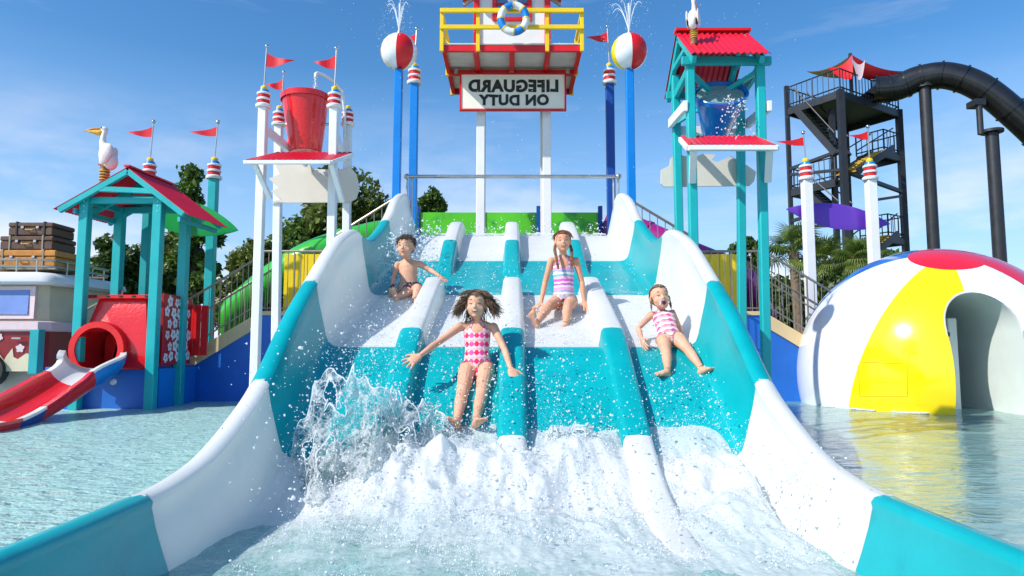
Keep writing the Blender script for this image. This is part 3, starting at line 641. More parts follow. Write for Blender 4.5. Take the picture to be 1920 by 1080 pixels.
pp = P(968, 16, 11.12); pelican(pp, .3, 'white pelican statue perched on the yellow rail above the life ring', piling=False, scale=.85)
MB().loft([(pp + V((-.02, -.03, .01)), V((.03, 0, 0)), V((0, 0, .02))), (pp + V((.07, -.06, -.005)), V((.05, 0, 0)), V((0, 0, .015)))]).build('foot', ORANGE, bpy.data.objects['pelican_statue.002'], smooth=True)
o_ = bpy.data.objects['pelican_statue.002'];

# ------------------------------------------------------------ corrugated roofs
def corr(poly4, name, m, parent, n=40, amp=.014, thick=.008):
    """poly4: ridge a, ridge b, eave b, eave a ; corrugations run ridge to eave"""
    a, b_, c_, d = [V(p) for p in poly4]; nm = (b_ - a).cross(d - a).normalized()
    if nm.z < 0: nm = -nm
    top = []; bot = []
    for i in range(n + 1):
        k = i / n; o = nm * amp * (1 if i % 2 else -1) * .5
        top.append((a.lerp(b_, k) + o, d.lerp(c_, k) + o)); bot.append((a.lerp(b_, k) + o - nm * thick, d.lerp(c_, k) + o - nm * thick))
    vs = [p for q in top for p in q] + [p for q in bot for p in q]; B = 2 * (n + 1); fs = []
    for i in range(n):
        fs += [(2 * i, 2 * i + 1, 2 * i + 3, 2 * i + 2), (B + 2 * i, B + 2 * i + 2, B + 2 * i + 3, B + 2 * i + 1), (2 * i + 1, B + 2 * i + 1, B + 2 * i + 3, 2 * i + 3), (2 * i, 2 * i + 2, B + 2 * i + 2, B + 2 * i)]
    fs += [(0, B, B + 1, 1), (2 * n, 2 * n + 1, B + 2 * n + 1, B + 2 * n)]
    return MB().add(vs, fs).build(name, m, parent)
ROOF = mat('red_roof_sheet', (.62, .008, .03), .3, .12, 2, .08, 20)
# ---- left teal house
H = empty('open_house', (-6.6, 12, 0), 'small teal timber shelter with red corrugated gable roof at the left', 'shelter')
y0, y1 = 11.3, 12.60
ap = V((-6.5, y0, P(224, 312, y0).z)); el = V((-7.72, y0, P(92, 391, y0).z)); er = V((-5.42, y0, P(352, 402, y0).z))
dy = V((.12, y1 - y0, 0))
corr([ap, ap + dy, el + dy, el], 'roof_sheet', ROOF, H, 34); corr([ap, ap + dy, er + dy, er], 'roof_sheet', ROOF, H, 34)
MB().bar(ap + V((0, -.02, .01)), ap + dy + V((0, .02, .01)), .10, .03).build('ridge_cap', RED, H)
dn = V((0, 0, -.075))
for k in (0.03, .5, .97):
    o = dy * k; s0 = ap + o + dn; L1 = (el - ap); R1 = (er - ap)
    MB().bar(s0 + V((.0, 0, 0)), s0 + L1 * .93, .07, .10, up=(0, 1, 0) if 0 else (0, 0, 1)).build('rafter', TEAL, H, bevel=.006)
    MB().bar(s0, s0 + R1 * .90, .07, .10).build('rafter', TEAL, H, bevel=.006)
    MB().bar(s0 + L1 * .42, s0 + R1 * .42, .06, .09).build('collar_tie', TEAL, H, bevel=.006)
zb = P(220, 376, 11.5).z
pf = [V((-7.28, 11.5, zb)), V((-6.03, 11.5, zb)), V((-7.22, 12.42, zb + .02)), V((-6.02, 12.42, zb + .02))]
for i, p in enumerate(pf):
    po = MB().box((p.x, p.y, (p.z + .05 - .4) / 2), (.155, .155, p.z + .05 + .4)).build('post', TEAL, H, bevel=.01)
    if i < 2:
        for q in (0.03, .11, .2): MB().sph((p.x + (.01), p.y - .079, p.z - q), .011, 6, 4).build('bolt', WHITE, po, smooth=True)
for a_, b_ in ((0, 1), (2, 3), (0, 2), (1, 3)): MB().bar(pf[a_], pf[b_], .08, .11).build('tie_beam', TEAL if a_ == 0 and b_ == 1 else DTEAL, H, bevel=.006)
MB().bar(el + dn * .7 + V((.28, .06, .0)) + (ap - el) * .04, el + dy + dn * .7 + V((.28, -.06, .0)) + (ap - el) * .04, .05, .08).build('purlin', DTEAL, H)
MB().bar(er + dn * .9 + V((-.2, .06, 0)), er + dy + dn * .9 + V((-.2, -.06, 0)), .05, .08).build('purlin', DTEAL, H)
# base
B = empty('blue_plinth', (-6.6, 12.4, 0), 'bright blue pool wall under the teal house and the red tube', 'wall')
MB().prism([V((-7.9, 11.62, -.42)), V((-6.05, 11.62, -.42)), V((-6.15, 13.32, -.42)), V((-7.9, 13.32, -.42))], (0, 0, 1.12)).build('plinth', BWALL, B, bevel=.01)
MB().prism([V((-6.16, 13.32, -.42)), V((-6.04, 11.7, -.42)), V((-6.0, 11.7, -.42)), V((-6.12, 13.32, -.42))], (0, 0, 1.09)).build('panel_strip', BLUE, B)
# hibiscus panel on the side
def flower(mb, c, ux, uy, nrm, r, rot):
    vs = [c]; n = 25
    for i in range(n):
        a_ = 2 * PI * i / n; k = .62 + .38 * abs(math.cos(2.5 * a_)); k *= r * (1 + .06 * math.sin(11 * a_)); vs.append(c + ux * math.cos(a_ + rot) * k + uy * math.sin(a_ + rot) * k)
    mb.add(vs, [(0, i + 1, (i + 1) % n + 1) for i in range(n)])
PN = empty('flower_panel', (-6.0, 12.2, .7), 'dark red side panel with white hibiscus print between teal posts', 'panel')
a = V((-5.98, 11.72, .74)); ex = V((-.06, 1.15, 0)); ux = ex.normalized(); nn = ux.cross(V((0, 0, 1)))
if nn.x < 0: nn = -nn
MB().prism([a, a + ex, a + ex + V((0, 0, 1.22)), a + V((0, 0, 1.22))], -nn * .05).build('panel', DRED, PN, bevel=.008)
mb = MB(); mb2 = MB()
for j in range(6):
    for i in range(5):
        c = a + ux * (.14 + .22 * i + (.11 if j % 2 else 0) + rnd.uniform(-.03, .03)) + V((0, 0, .13 + .195 * j + rnd.uniform(-.02, .02))) + nn * .004
        if (c - a).dot(ux) > 1.06: continue
        flower(mb, c, ux, V((0, 0, 1)), nn, rnd.uniform(.085, .115), rnd.uniform(0, 6)); r0 = rnd.uniform(0, 6)
        for k in range(5):
            e_ = ux * math.cos(r0 + k * 2 * PI / 5) + V((0, 0, math.sin(r0 + k * 2 * PI / 5))); g_ = nn.cross(e_); c3 = c + nn * .003
            mb2.add([c3 + g_ * .006, c3 - g_ * .006, c3 + e_ * .055], [(0, 1, 2)])
mb.build('flower_print', WHITE, PN, fix=False); mb2.build('flower_centre_print', DRED, PN, fix=False)
# ---- red tube housing
T_ = empty('red_tube_housing', (-6.65, 11.5, .7), 'glossy red moulded box with round slide opening under the teal house', 'play tunnel')
mb = MB()
def shell_ring(z, xa, xb, ya, yb): return [V((xa, ya, z)), V((xb, ya, z)), V((xb, yb, z)), V((xa, yb, z))]
x0, x1 = -7.24, -6.10
ztp = P(200, 556, 11.6).z
mb.rings([shell_ring(.66, x0 + .0, x1, 11.5, 12.6), shell_ring(1.25, x0 + .02, x1, 11.5, 12.6), shell_ring(ztp, x0 + .12, x1 - .16, 11.72, 12.5)])
cutc = V((P(181, 652, 11.4).x, 11.4, P(181, 655, 11.4).z)); RR = .37
me = bpy.data.meshes.new('tmp'); me.from_pydata(mb.v, [], mb.f); 
def boolean(me_a, mb_cut, solver='EXACT', op='DIFFERENCE', solid=0):
    for q in (me_a,):
        bm = bmesh.new(); bm.from_mesh(q); bmesh.ops.recalc_face_normals(bm, faces=bm.faces); bm.to_mesh(q); bm.free()
    oa = bpy.data.objects.new('ta', me_a); sc.collection.objects.link(oa)
    mc = bpy.data.meshes.new('tc'); mc.from_pydata(mb_cut.v, [], mb_cut.f)
    bm = bmesh.new(); bm.from_mesh(mc); bmesh.ops.recalc_face_normals(bm, faces=bm.faces); bm.to_mesh(mc); bm.free()
    oc = bpy.data.objects.new('tc', mc); sc.collection.objects.link(oc)
    if solid:
        sm = oa.modifiers.new('so', 'SOLIDIFY'); sm.thickness = solid; sm.offset = -1
    m_ = oa.modifiers.new('b', 'BOOLEAN'); m_.operation = op; m_.object = oc; m_.solver = solver
    dg = bpy.context.evaluated_depsgraph_get(); r = bpy.data.meshes.new_from_object(oa.evaluated_get(dg))
    bpy.data.objects.remove(oa); bpy.data.objects.remove(oc); return r
cut = MB(); cut.lathe([(RR, -1.0), (RR, .75)], cutc, (0, 1, 0), 32)
res = boolean(me, cut); res.materials.clear(); res.materials.append(REDG)
bm = bmesh.new(); bm.from_mesh(res); bmesh.ops.bevel(bm, geom=[e for e in bm.edges if e.calc_length() > .5], offset=.04, segments=3, affect='EDGES'); bm.to_mesh(res); bm.free()
o = link_mesh('housing', res, None, T_); res.shade_smooth(); res.set_sharp_from_angle(angle=R(35))
MB().rings([[cutc + V((math.cos(a_) * r_, y_, math.sin(a_) * r_)) for r_, y_ in ((RR - .01, .1), (RR - .01, -.02), (RR + .09, -.02), (RR + .10, .02), (RR + .10, .1))] for a_ in [2 * PI * i / 40 for i in range(40)]], loop=True, caps=False).build('opening_collar', REDG, T_, smooth=True)
MB().box(((x0 + x1) / 2 - .02, 11.70, ztp), (x1 - x0 - .0, .16, .07)).build('top_flange', REDG, T_, bevel=.01)
MB().box(((x0 + x1) / 2 - .02, 12.4, ztp), (x1 - x0 - .0, .12, .07)).build('top_flange', REDG, T_, bevel=.01)
for i in range(5): MB().box((x0 + .12 + i * .22, 11.615, ztp + .005), (.05, .03, .03)).build('fixing_clip', INK, T_)
MB().box((x1 + .0, 11.9, 1.35), (.03, .6, .05), Matrix.Rotation(R(-25), 3, 'X')).build('rib', REDG, T_)
# ---- red and white chute
CH = empty('small_chute', (-6.7, 9, 0), 'red and white half pipe slide running into the pool at far left', 'slide')
path = [(cutc.x, 11.33, cutc.z - .02), (-6.72, 10.9, .86), (-6.83, 10.4, .58), (-6.88, 9.9, .36), (-6.86, 9.45, .22), (-6.80, 9.05, .14), (-6.74, 8.7, .10), (-6.68, 8.2, .09)]
fine = []
for i in range(57):
    y = 11.33 - (11.33 - 8.2) * i / 56
    tabx = sorted([(q[1], q[0]) for q in path]); tabz = sorted([(q[1], q[2]) for q in path])
    fine.append(V((interp(tabx, y), y, interp(tabz, y))))
def chsec(i, deep):
    c = fine[i]; rr = RR + .02; d = (fine[min(i + 1, 56)] - fine[max(i - 1, 0)]).normalized(); sd = d.cross(V((0, 0, 1))).normalized(); up = sd.cross(d); 
    k0 = deep; ins = []
    for j in range(15):
        a_ = PI + PI * j / 14; ins.append(c + sd * math.cos(a_) * rr + up * (math.sin(a_) * rr * k0 + .0))
    outs = [c + sd * math.cos(PI + PI * j / 14) * (rr + .05) + up * (math.sin(PI + PI * j / 14) * (rr * k0 + .05)) for j in range(14, -1, -1)]
    fl = [c + sd * (rr + .09) + up * .01, c + sd * (rr + .09) - up * .03]; fl2 = [c - sd * (rr + .09) - up * .03, c - sd * (rr + .09) + up * .01]
    return ins + fl + outs + fl2
for a_, b_, m, m2 in ((0, 14, GEL, 'w'), (14, 34, REDG, 'r'), (34, 45, GEL, 'w'), (45, 56, REDG, 'r')):
    dp = lambda i: .78 - .28 * min(1, i / 40)
    MB().rings([chsec(i, dp(i)) for i in range(a_, b_ + 1)]).build('chute_section', m, CH, smooth=40)
def chunder(i):
    c = fine[i]; d = (fine[min(i + 1, 56)] - fine[max(i - 1, 0)]).normalized(); sd = d.cross(V((0, 0, 1))).normalized(); up = sd.cross(d); k0 = .78 - .28 * min(1, i / 40); q = []
    for rr_, rng in ((RR + .075, range(15)), (RR + .115, range(14, -1, -1))):
        q += [c + sd * math.cos(PI + PI * j / 14) * rr_ + up * (math.sin(PI + PI * j / 14) * (rr_ * k0 + .03) - .035) for j in rng]
    return q
for a_, b_, m in ((0, 14, BLUE), (14, 35, RED), (35, 46, DBLUE), (46, 56, RED)): MB().rings([chunder(i) for i in range(a_, b_ + 1)]).build('chute_underside', m, CH, smooth=40)
MB().lathe([(.20, -.42), (.26, -.16)], (fine[40].x + .16, fine[40].y, .1), n=18).build('foot_support', DBLUE, CH, smooth=True)
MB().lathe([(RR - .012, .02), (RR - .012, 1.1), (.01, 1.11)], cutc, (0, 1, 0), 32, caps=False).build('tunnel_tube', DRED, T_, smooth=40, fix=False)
MB().sph(fine[4] + V((.36, 0, -.45)), .05).build('drain_cap', WHITE, CH, smooth=True)

# ------------------------------------------------------------ camper van and luggage
VN = empty('camper_van', (-9.3, 13, .62), 'retro red and cream camper van with roof rack behind the red and white chute', 'van')
def vsec(z, ins, w=0):   # plan outline: front face towards the pool with corner, side recedes
    return [V((-13.0, 12.55 + ins, z)), V((-8.95 - ins * 1.0, 12.55 + ins, z)), V((-8.80 - ins, 12.7 + ins, z)), V((-8.65 - ins, 14.6 - ins, z)), V((-8.8 - ins, 14.75 - ins, z)), V((-13.0, 14.75 - ins, z))]
MB().rings([vsec(.62, .0), vsec(1.35, .0)]).build('lower_body', VANR, VN, smooth=30)
MB().rings([vsec(1.352, .05), vsec(2.2, .16)]).build('upper_body', VANC, VN, smooth=30)
MB().rings([vsec(1.33, -.05), vsec(1.36, -.07), vsec(1.50, -.06), vsec(1.52, .0)]).build('belt_trim', VANP, VN, smooth=30)
MB().rings([vsec(2.202, -.02), vsec(2.24, -.10), vsec(2.34, -.08), vsec(2.43, .08), vsec(2.47, .35)]).build('roof', VANP if 0 else WHITE, VN, smooth=60)
wl = lambda px, py, y: P(px, py, y)
ya = 12.55
MB().prism([V((-12.0, ya + .0, 1.56)), V((-9.02, ya + .0, 1.56)), V((-9.08, ya + .10, 2.17)), V((-12.0, ya + .10, 2.15))], (0, .06, 0)).build('window_frame', VANP, VN)
MB().prism([V((-11.9, ya - .01, 1.66)), V((-9.13, ya - .01, 1.64)), V((-9.18, ya + .08, 2.10)), V((-11.9, ya + .08, 2.06))], (0, .02, 0)).build('window', VANW, VN)
MB().bar((-9.35, ya - .06, 1.20), (-9.18, ya - .06, 1.20), .03, .04).build('door_handle', CHROME, VN, bevel=.006)
mb = MB(); pts = [(-13, .60), (-8.98, .60), (-8.97, .88), (-9.1, .93), (-9.25, .82), (-9.33, .86), (-9.36, 1.02), (-9.46, .88), (-9.5, .80), (-9.58, .9), (-9.66, 1.08), (-9.76, .9), (-9.9, .85), (-13, .9)]
mb.prism([V((x, ya - .012, z)) for x, z in pts], (0, .01, 0)); mb.build('wave_trim', VANC, VN)
mb = MB(); flower(mb, V((-9.22, ya - .014, 1.02)), V((1, 0, 0)), V((0, 0, 1)), V((0, -1, 0)), .085, .3); flower(mb, V((-9.62, ya - .014, 1.22)), V((1, 0, 0)), V((0, 0, 1)), V((0, -1, 0)), .08, 1); mb.build('flower_print', VANP, VN, fix=False)
MB().lathe([(.3, 0), (.3, .18)], (-9.75, 12.45, .62), (0, 1, 0)).build('wheel', RUBBER, VN, smooth=True)
# rack
for z in (2.56, 2.68):
    MB().tube([(-12.5, 12.75, z), (-9.1, 12.75, z), (-8.92, 12.9, z), (-8.85, 14.5, z)], .022, 8).build('rack_rail', STEEL, VN, smooth=True)
for i in range(9): MB().tube([(-9.15 - i * .38, 12.75, 2.42), (-9.15 - i * .38, 12.75, 2.68)], .018, 6).build('rack_post', STEEL, VN, smooth=True)
for i in range(4): MB().tube([(-8.88, 13.2 + i * .4, 2.42), (-8.88, 13.2 + i * .4, 2.68)], .018, 6).build('rack_post', STEEL, VN, smooth=True)
for i in range(6): MB().box((-10.6, 12.85 + i * .32, 2.52), (3.5, .07, .03)).build('rack_slat', BRONZE, VN)
def suitcase(cx, cy, z, w_, d_, h_, m, label, trim=CHROME, dark=BRONZE):
    t = empty('suitcase', (cx, cy, z), label, 'suitcase', 'suitcases stacked on the van roof')
    MB().box((cx, cy, z + h_ * .32), (w_, d_, h_ * .62)).build('case', m, t, bevel=.02); MB().box((cx, cy, z + h_ * .82), (w_ + .012, d_ + .012, h_ * .34)).build('lid', m, t, bevel=.02)
    for k in (-.31, .31):
        MB().box((cx + k * w_, cy, z + h_ * .5), (.035, d_ + .03, h_ + .025)).build('strap', dark, t, bevel=.004)
    for k in (-.17, .17):
        MB().box((cx + k * w_, cy - d_ / 2 - .015, z + h_ * .62), (.06, .03, .05)).build('latch', trim, t, bevel=.006)
    MB().tube([(cx - .08, cy - d_ / 2 - .01, z + h_ * .55), (cx - .07, cy - d_ / 2 - .045, z + h_ * .42), (cx + .07, cy - d_ / 2 - .045, z + h_ * .42), (cx + .08, cy - d_ / 2 - .01, z + h_ * .55)], .012, 6).build('handle', GOLD, t, smooth=True)
suitcase(-9.62, 13.3, 2.53, 1.25, .80, .36, TAN, 'tan orange suitcase, lowest of the stack on the van roof')
suitcase(-9.62, 13.32, 2.90, 1.02, .70, .27, LEATHER, 'dark brown suitcase in the middle of the stack on the van roof')
suitcase(-9.57, 13.32, 3.18, .86, .66, .26, LEATHER, 'dark brown suitcase with black straps, topmost of the stack on the van roof', dark=BLACK)
VN.location.x += .22
for o_s in [q for q in bpy.data.objects if q.name.startswith('suitcase')]: o_s.location.x += .30
# teal stub post by van
pb = P(71, 618, 12.4); MB().box((pb.x, 12.4, pb.z - .4), (.17, .17, .8)).build('bollard', DTEAL, None, bevel=.01); tag(bpy.data.objects['bollard'], 'short dark teal square post between the van and the chute', 'post')

# ------------------------------------------------------------ bucket towers
def tray(t, a, b_, c_, d, brk):
    """red deflector sheet with white frame: front-left, front-right, back-right, back-left"""
    a, b_, c_, d = V(a), V(b_), V(c_), V(d)
    corr([d, c_, b_, a], 'tray_sheet', ROOF, t, 30, .012)
    dn = V((0, 0, -.04))
    for p, q in ((a, b_), (b_, c_), (c_, d), (d, a)): MB().bar(p + dn, q + dn, .05, .05).build('tray_frame', WHITE, t, bevel=.004)
    for p, q in brk: MB().bar(p, q, .07, .045).build('tray_brace', WHITE, t, bevel=.005)
RB = empty('red_bucket_tower', (-3.1, 10, 0), 'white four post tower with big red tipping bucket and striped caps', 'water tower')
def pole(par, px0, py0, px1, py1, d, w_, m, zb=None):
    a = P(px0, py0, d); z = zb if zb is not None else -.4
    q = P(px1, py1, d); x = a.x + (q.x - a.x) * (a.z - z) / (a.z - q.z)
    return MB().bar((x, d, z), a, w_, w_, up=(0, 1, 0)).build('post', m, par, bevel=.01), a
caps = []
for px0, py0, px1, py1, d in ((494, 202, 478, 700, 9.5), (627, 203, 622, 440, 9.5), (523, 236, 520, 440, 10.4), (652, 236, 650, 440, 10.4)):
    o, a = pole(RB, px0, py0, px1, py1, d, .115, WHITE); caps.append(a); cap_on(a, RB, .88)
flag_on(caps[0] + V((0, 0, .31)), RB, .60, 1, .85, .02, .40, .20); flag_on(caps[1] + V((0, 0, .31)), RB, .58, -1, .85, .01, .32, .20); flag_on(caps[2] + V((.03, 0, .31)), RB, .55, -1, .85, .02, .27, .17)
def bucket(par, top, bot, r0, r1, m, name='bucket'):
    top = V(top); bot = V(bot); ax = (top - bot); H_ = ax.length
    prof = [(r1 * .9, .0), (r1, .02), (r0 * .98, H_ * .93), (r0 * 1.045, H_ * .90), (r0 * 1.06, H_ * .985), (r0 * 1.03, H_), (r0 * .96, H_ * .99), (r0 * .93, H_ * .9), (r1 * .93, .06), (.01, .05)]
    return MB().lathe(prof, bot, ax, 36).build(name, m, par, smooth=40)
bucket(RB, P(573, 180, 9.95), P(573, 287, 9.95), .345, .235, REDG)
ax0 = P(500, 232, 9.95)
for a, b_ in (((caps[0] + V((.0, -.02, -.28))), caps[0] + V((.42, .75, -.62))), ((caps[1] + V((0, -.02, -.30))), caps[3] + V((-.02, 0, -.55)))):
    MB().bar(a, b_, .05, .12).build('side_beam', WHITE, RB, bevel=.006)
MB().bar(caps[2] + V((0, -.0, -.75)), caps[3] + V((0, 0, -.75)), .05, .10).build('cross_beam', WHITE, RB, bevel=.006)
MB().tube([P(515, 233, 9.95), P(632, 233, 9.95)], .02, 8).build('pivot_axle', STEEL, RB, smooth=True)
zt2 = P(500, 297, 9.0).z
tray(RB, V((-3.62, 9.05, zt2)), V((-2.45, 9.05, zt2)), V((-2.3, 9.62, zt2 + .27)), V((-3.4, 9.62, zt2 + .27)), [(V((-3.50, 9.1, zt2 - .05)), V((-3.40, 9.45, zt2 - .45))), (V((-2.46, 9.1, zt2 - .05)), V((-2.38, 9.45, zt2 - .5)))])
# spout
sp0 = caps[3] + V((0, -.02, .1)); e = P(592, 138, 10.0)
MB().tube([sp0 + V((-.02, -.06, -.3)), sp0 + V((-.03, -.08, .1)), sp0 + V((-.06, -.12, .40)), P(625, 152, 10.2), P(608, 141, 10.1), e + V((.02, 0, .01)), e, e - V((0, 0, .06))], .024, 10).build('spout_pipe', WHITE, RB, smooth=True)
mb = MB()
for i in range(4): mb.tube([e + V((rnd.gauss(0, .008), rnd.gauss(0, .008), -.05 - .32 * k / 8)) for k in range(9)], .007, 5)
for i in range(60): mb.sph(e + V((rnd.gauss(0, .02), rnd.gauss(0, .02), -.05 - .32 * rnd.random())), rnd.uniform(.003, .008), 5, 3)
tag(mb.build('pouring_water', DROP, smooth=True, fix=False), 'thin stream pouring from the white pipe into the red bucket', 'water', kind='stuff')
def splash_panel(name, pts, d, label, th=.03):
    t = MB().prism([P(x, y, d) for x, y in pts], (0, th, 0)).build(name, BEIGE, None)
    me = t.data; c = V((sum(v.co.x for v in me.vertices), sum(v.co.y for v in me.vertices), sum(v.co.z for v in me.vertices))) / len(me.vertices)
    me.transform(Matrix.Translation(-c)); t.location = c; return tag(t, label, 'panel')
splash_panel('wave_panel', [(504, 378), (527, 374), (508, 358), (522, 352), (504, 335), (524, 326), (516, 308), (532, 304), (560, 303), (580, 308), (588, 316), (584, 323), (594, 318), (600, 326), (618, 333), (640, 318), (656, 312), (668, 326), (674, 352), (668, 372), (655, 379), (540, 380)], 10.3, 'cream cut out wave shaped board on the white posts of the red bucket tower')
# ---- right tower
BT = empty('blue_bucket_tower', (3.2, 10, 0), 'teal four post tower with red gable roof and tipped blue bucket', 'water tower')
tp = []
for px0, py0, px1, py1, d in ((1293, 108, 1300, 440, 7.00), (1424, 104, 1437, 700, 7.00), (1266, 142, 1272, 380, 7.75), (1388, 150, 1390, 440, 7.75)):
    o, a = pole(BT, px0, py0, px1, py1, d, .088, TEAL); tp.append(a)
# roof: ridge parallel to x, front slope towards camera
ra = P(1267, 64, 7.41); rb = P(1405, 64, 7.41)
fa = P(1298, 98, 6.77); fb = P(1447, 97, 6.77); 
rx0, rx1 = ra.x - .0, rb.x + .05
zf = fa.z; zr2 = ra.z + .02
xl, xr = P(1280, 98, 6.77).x - .05, P(1447, 97, 6.77).x
xl = ra.x * 1.0; xr = xr
zf = P(1300, 99, 6.77).z
bz = P(1247, 160, 8.09).z
corr([V((xl, 7.41, zr2)), V((xr, 7.41, zr2)), V((xr, 6.77, zf)), V((xl, 6.77, zf))], 'roof_sheet', ROOF, BT, 26, .02)
corr([V((xl, 7.41, zr2)), V((xr, 7.41, zr2)), V((xr, 8.05, zf)), V((xl, 8.05, zf))], 'roof_sheet', ROOF, BT, 26, .02)
MB().bar((xl - .01, 7.41, zr2 + .015), (xr + .01, 7.41, zr2 + .015), .12, .03, up=(0, 0, 1)).build('ridge_cap', RED, BT)
for x in (xl + .04, xr - .08):
    for y_, z_ in ((6.82, zf), (8.01, zf)):
        MB().bar((x, 7.41, zr2 - .06), (x, y_, z_ - .05), .05, .08).build('rafter', TEAL, BT, bevel=.005)
    MB().bar((x, 7.07, (zr2 + zf) / 2 - .05), (x, 7.75, (zr2 + zf) / 2 - .05), .045, .06).build('collar_tie', TEAL, BT, bevel=.005)
zc = zf - .06
MB().bar(V((tp[0].x - .1, 6.95, zc + .05)), V((tp[1].x + .1, 6.95, zc + .05)), .05, .09, up=(0, 0, 1)).build('tie_beam', DTEAL, BT, bevel=.005)
MB().bar(V((tp[2].x - .1, 7.80, zc)), V((tp[3].x + .1, 7.80, zc)), .05, .09, up=(0, 0, 1)).build('tie_beam', DTEAL, BT, bevel=.005)
MB().bar((tp[0].x, 7.00, zc), (tp[2].x, 7.75, zc - .02), .05, .09).build('tie_beam', TEAL, BT, bevel=.005); MB().bar((tp[1].x, 7.00, zc), (tp[3].x, 7.75, zc - .02), .05, .09).build('tie_beam', TEAL, BT, bevel=.005)
MB().bar((tp[0].x, 7.04, zc - .02), (tp[3].x, 7.72, zc - .35), .04, .05).build('cross_brace', TEAL, BT); MB().bar((tp[1].x, 7.04, zc - .02), (tp[2].x, 7.72, zc - .35), .04, .05).build('cross_brace', TEAL, BT)
BUCKB = mat('blue_bucket_gel', (.0, .16, .58), .2, .15, 3, .15, 20, coat=.6)
bt0 = P(1351, 172, 7.15); bt1 = P(1342, 258, 7.53); bucket(BT, bt0, bt1, .28, .15, BUCKB)
MB().lathe([(.25, 0), (.25, .012)], bt0 - (bt0 - bt1) * .09, bt0 - bt1, 30).build('bucket_water', SLIDEW, BT, smooth=True)
for s, (i, j) in ((-1, (0, 2)), (1, (1, 3))):
    a = V((tp[i].x + s * .07, 6.94, P(1290, 202, 7.00).z)); b2 = V((tp[j].x + s * .07, 7.75, P(1270, 232, 7.75).z))
    MB().bar(a, b2, .05, .11).build('side_beam', WHITE, BT, bevel=.006)
MB().bar(V((tp[2].x, 7.80, P(1300, 243, 7.75).z)), V((tp[3].x, 7.80, P(1300, 243, 7.75).z)), .05, .10).build('cross_beam', WHITE, BT, bevel=.006)
zt3 = P(1300, 268, 6.58).z
tray(BT, V((1.75, 6.62, zt3)), V((2.63, 6.62, zt3)), V((2.60, 7.07, zt3 + .23)), V((1.79, 7.07, zt3 + .23)), [(V((1.81, 6.66, zt3 - .05)), V((tp[0].x - .02, 6.94, zt3 - .31))), (V((2.57, 6.66, zt3 - .05)), V((tp[1].x + .02, 6.94, zt3 - .30)))])
splash_panel('wave_panel', [(1240, 318), (1256, 310), (1258, 296), (1270, 289), (1300, 296), (1318, 288), (1342, 290), (1334, 300), (1345, 304), (1370, 293), (1395, 306), (1418, 322), (1414, 340), (1406, 348), (1245, 350), (1239, 344)], 7.81, 'cream cut out wave shaped board on the teal posts of the blue bucket tower')
mb = MB(); c = P(1368, 186, 6.91)
for i in range(130):
    a_ = rnd.random(); mb.sph(c + V((rnd.gauss(.0, .05) * (1 + a_) + .03, rnd.gauss(-.03, .02), .0 - .5 * a_ * a_ + rnd.gauss(0, .02))), rnd.uniform(.003, .010), 5, 3)
for i in range(0): mb.tube([c + V((-.15 + i * .05 + .02 * math.sin(k), -.02 - .01 * k, .02 - .012 * k * k)) for k in range(5)], .008, 5)
tag(mb.build('spilling_water', DROP, smooth=True, fix=False), 'white water spilling over the lip of the blue bucket', 'water', kind='stuff')

# ------------------------------------------------------------ surfboards
def board(pa, pb, hw, m, label, d):
    a = P(*pa, d); b_ = P(*pb, d + .1); L_ = b_ - a; n = 24; mb = MB(); rr = []
    upv = V((0, 0, 1)); fwd = L_.normalized(); sd = (upv - fwd * upv.dot(fwd)).normalized(); nn = fwd.cross(sd)
    for i in range(n + 1):
        k = i / n; wv = hw * math.sin(PI * min(1, k * 1.0)) ** .82 if 0 < k < 1 else .006
        wv = max(wv, .006); c = a + L_ * k; rr.append([c + sd * wv * math.cos(t_) + nn * .018 * min(1, wv * 8) * math.sin(t_) for t_ in [2 * PI * j / 12 for j in range(12)]])
    mb.rings(rr); o = mb.build('surfboard', m, None, smooth=True); c = (a + b_) / 2; o.data.transform(Matrix.Translation(-c)); o.location = c
    return tag(o, label, 'surfboard')
board((1474, 392), (1669, 420), .29, PURP, 'purple surfboard shaped board mounted across the white posts', 15.2)
board((246, 382), (447, 432), .34, SURFG, 'green surfboard shaped board behind the teal house and post', 13.2)

# ------------------------------------------------------------ tube slides behind
def tubeslide(name, pts, r, m, label, fl=6):
    pts = [V(p) for p in pts]; t = empty(name, pts[0], label, 'water slide'); n = 50; fine_ = []
    for i in range(n + 1):
        k = i / n * (len(pts) - 1); j = min(int(k), len(pts) - 2); u = k - j
        p0 = pts[max(j - 1, 0)]; p1 = pts[j]; p2 = pts[j + 1]; p3 = pts[min(j + 2, len(pts) - 1)]
        fine_.append(.5 * ((2 * p1) + (p2 - p0) * u + (2 * p0 - 5 * p1 + 4 * p2 - p3) * u * u + (3 * p1 - p0 - 3 * p2 + p3) * u ** 3))
    q = n // fl
    for s in range(fl):
        seg = fine_[s * q:(s + 1) * q + 1] if s < fl - 1 else fine_[s * q:]
        MB().tube(seg, r, 28).build('tube_section', m, t, smooth=True)
        a = seg[0]; d = (seg[1] - seg[0]).normalized(); MB().lathe([(r + .0, -.05), (r * 1.09, -.05), (r * 1.09, .05), (r, .05)], a, d, 28).build('flange', m, t, smooth=30)
    return t, fine_
tubeslide('green_tube_slide', [P(790, 445, 16.5), P(730, 440, 16), P(660, 455, 15.6), P(590, 478, 15.4), P(530, 512, 15.5), P(480, 550, 15.8), P(440, 590, 16.2), P(450, 640, 17)], .36, GTUBE, 'bright green tube slide curving down behind the left stair', 3)
tubeslide('magenta_tube_slide', [P(1150, 412, 16.5), P(1215, 440, 16), P(1290, 474, 15.6), P(1350, 500, 15.5), P(1400, 535, 15.7), P(1430, 600, 16.2), P(1420, 650, 17)], .30, MAG, 'magenta tube slide descending behind the right stair')

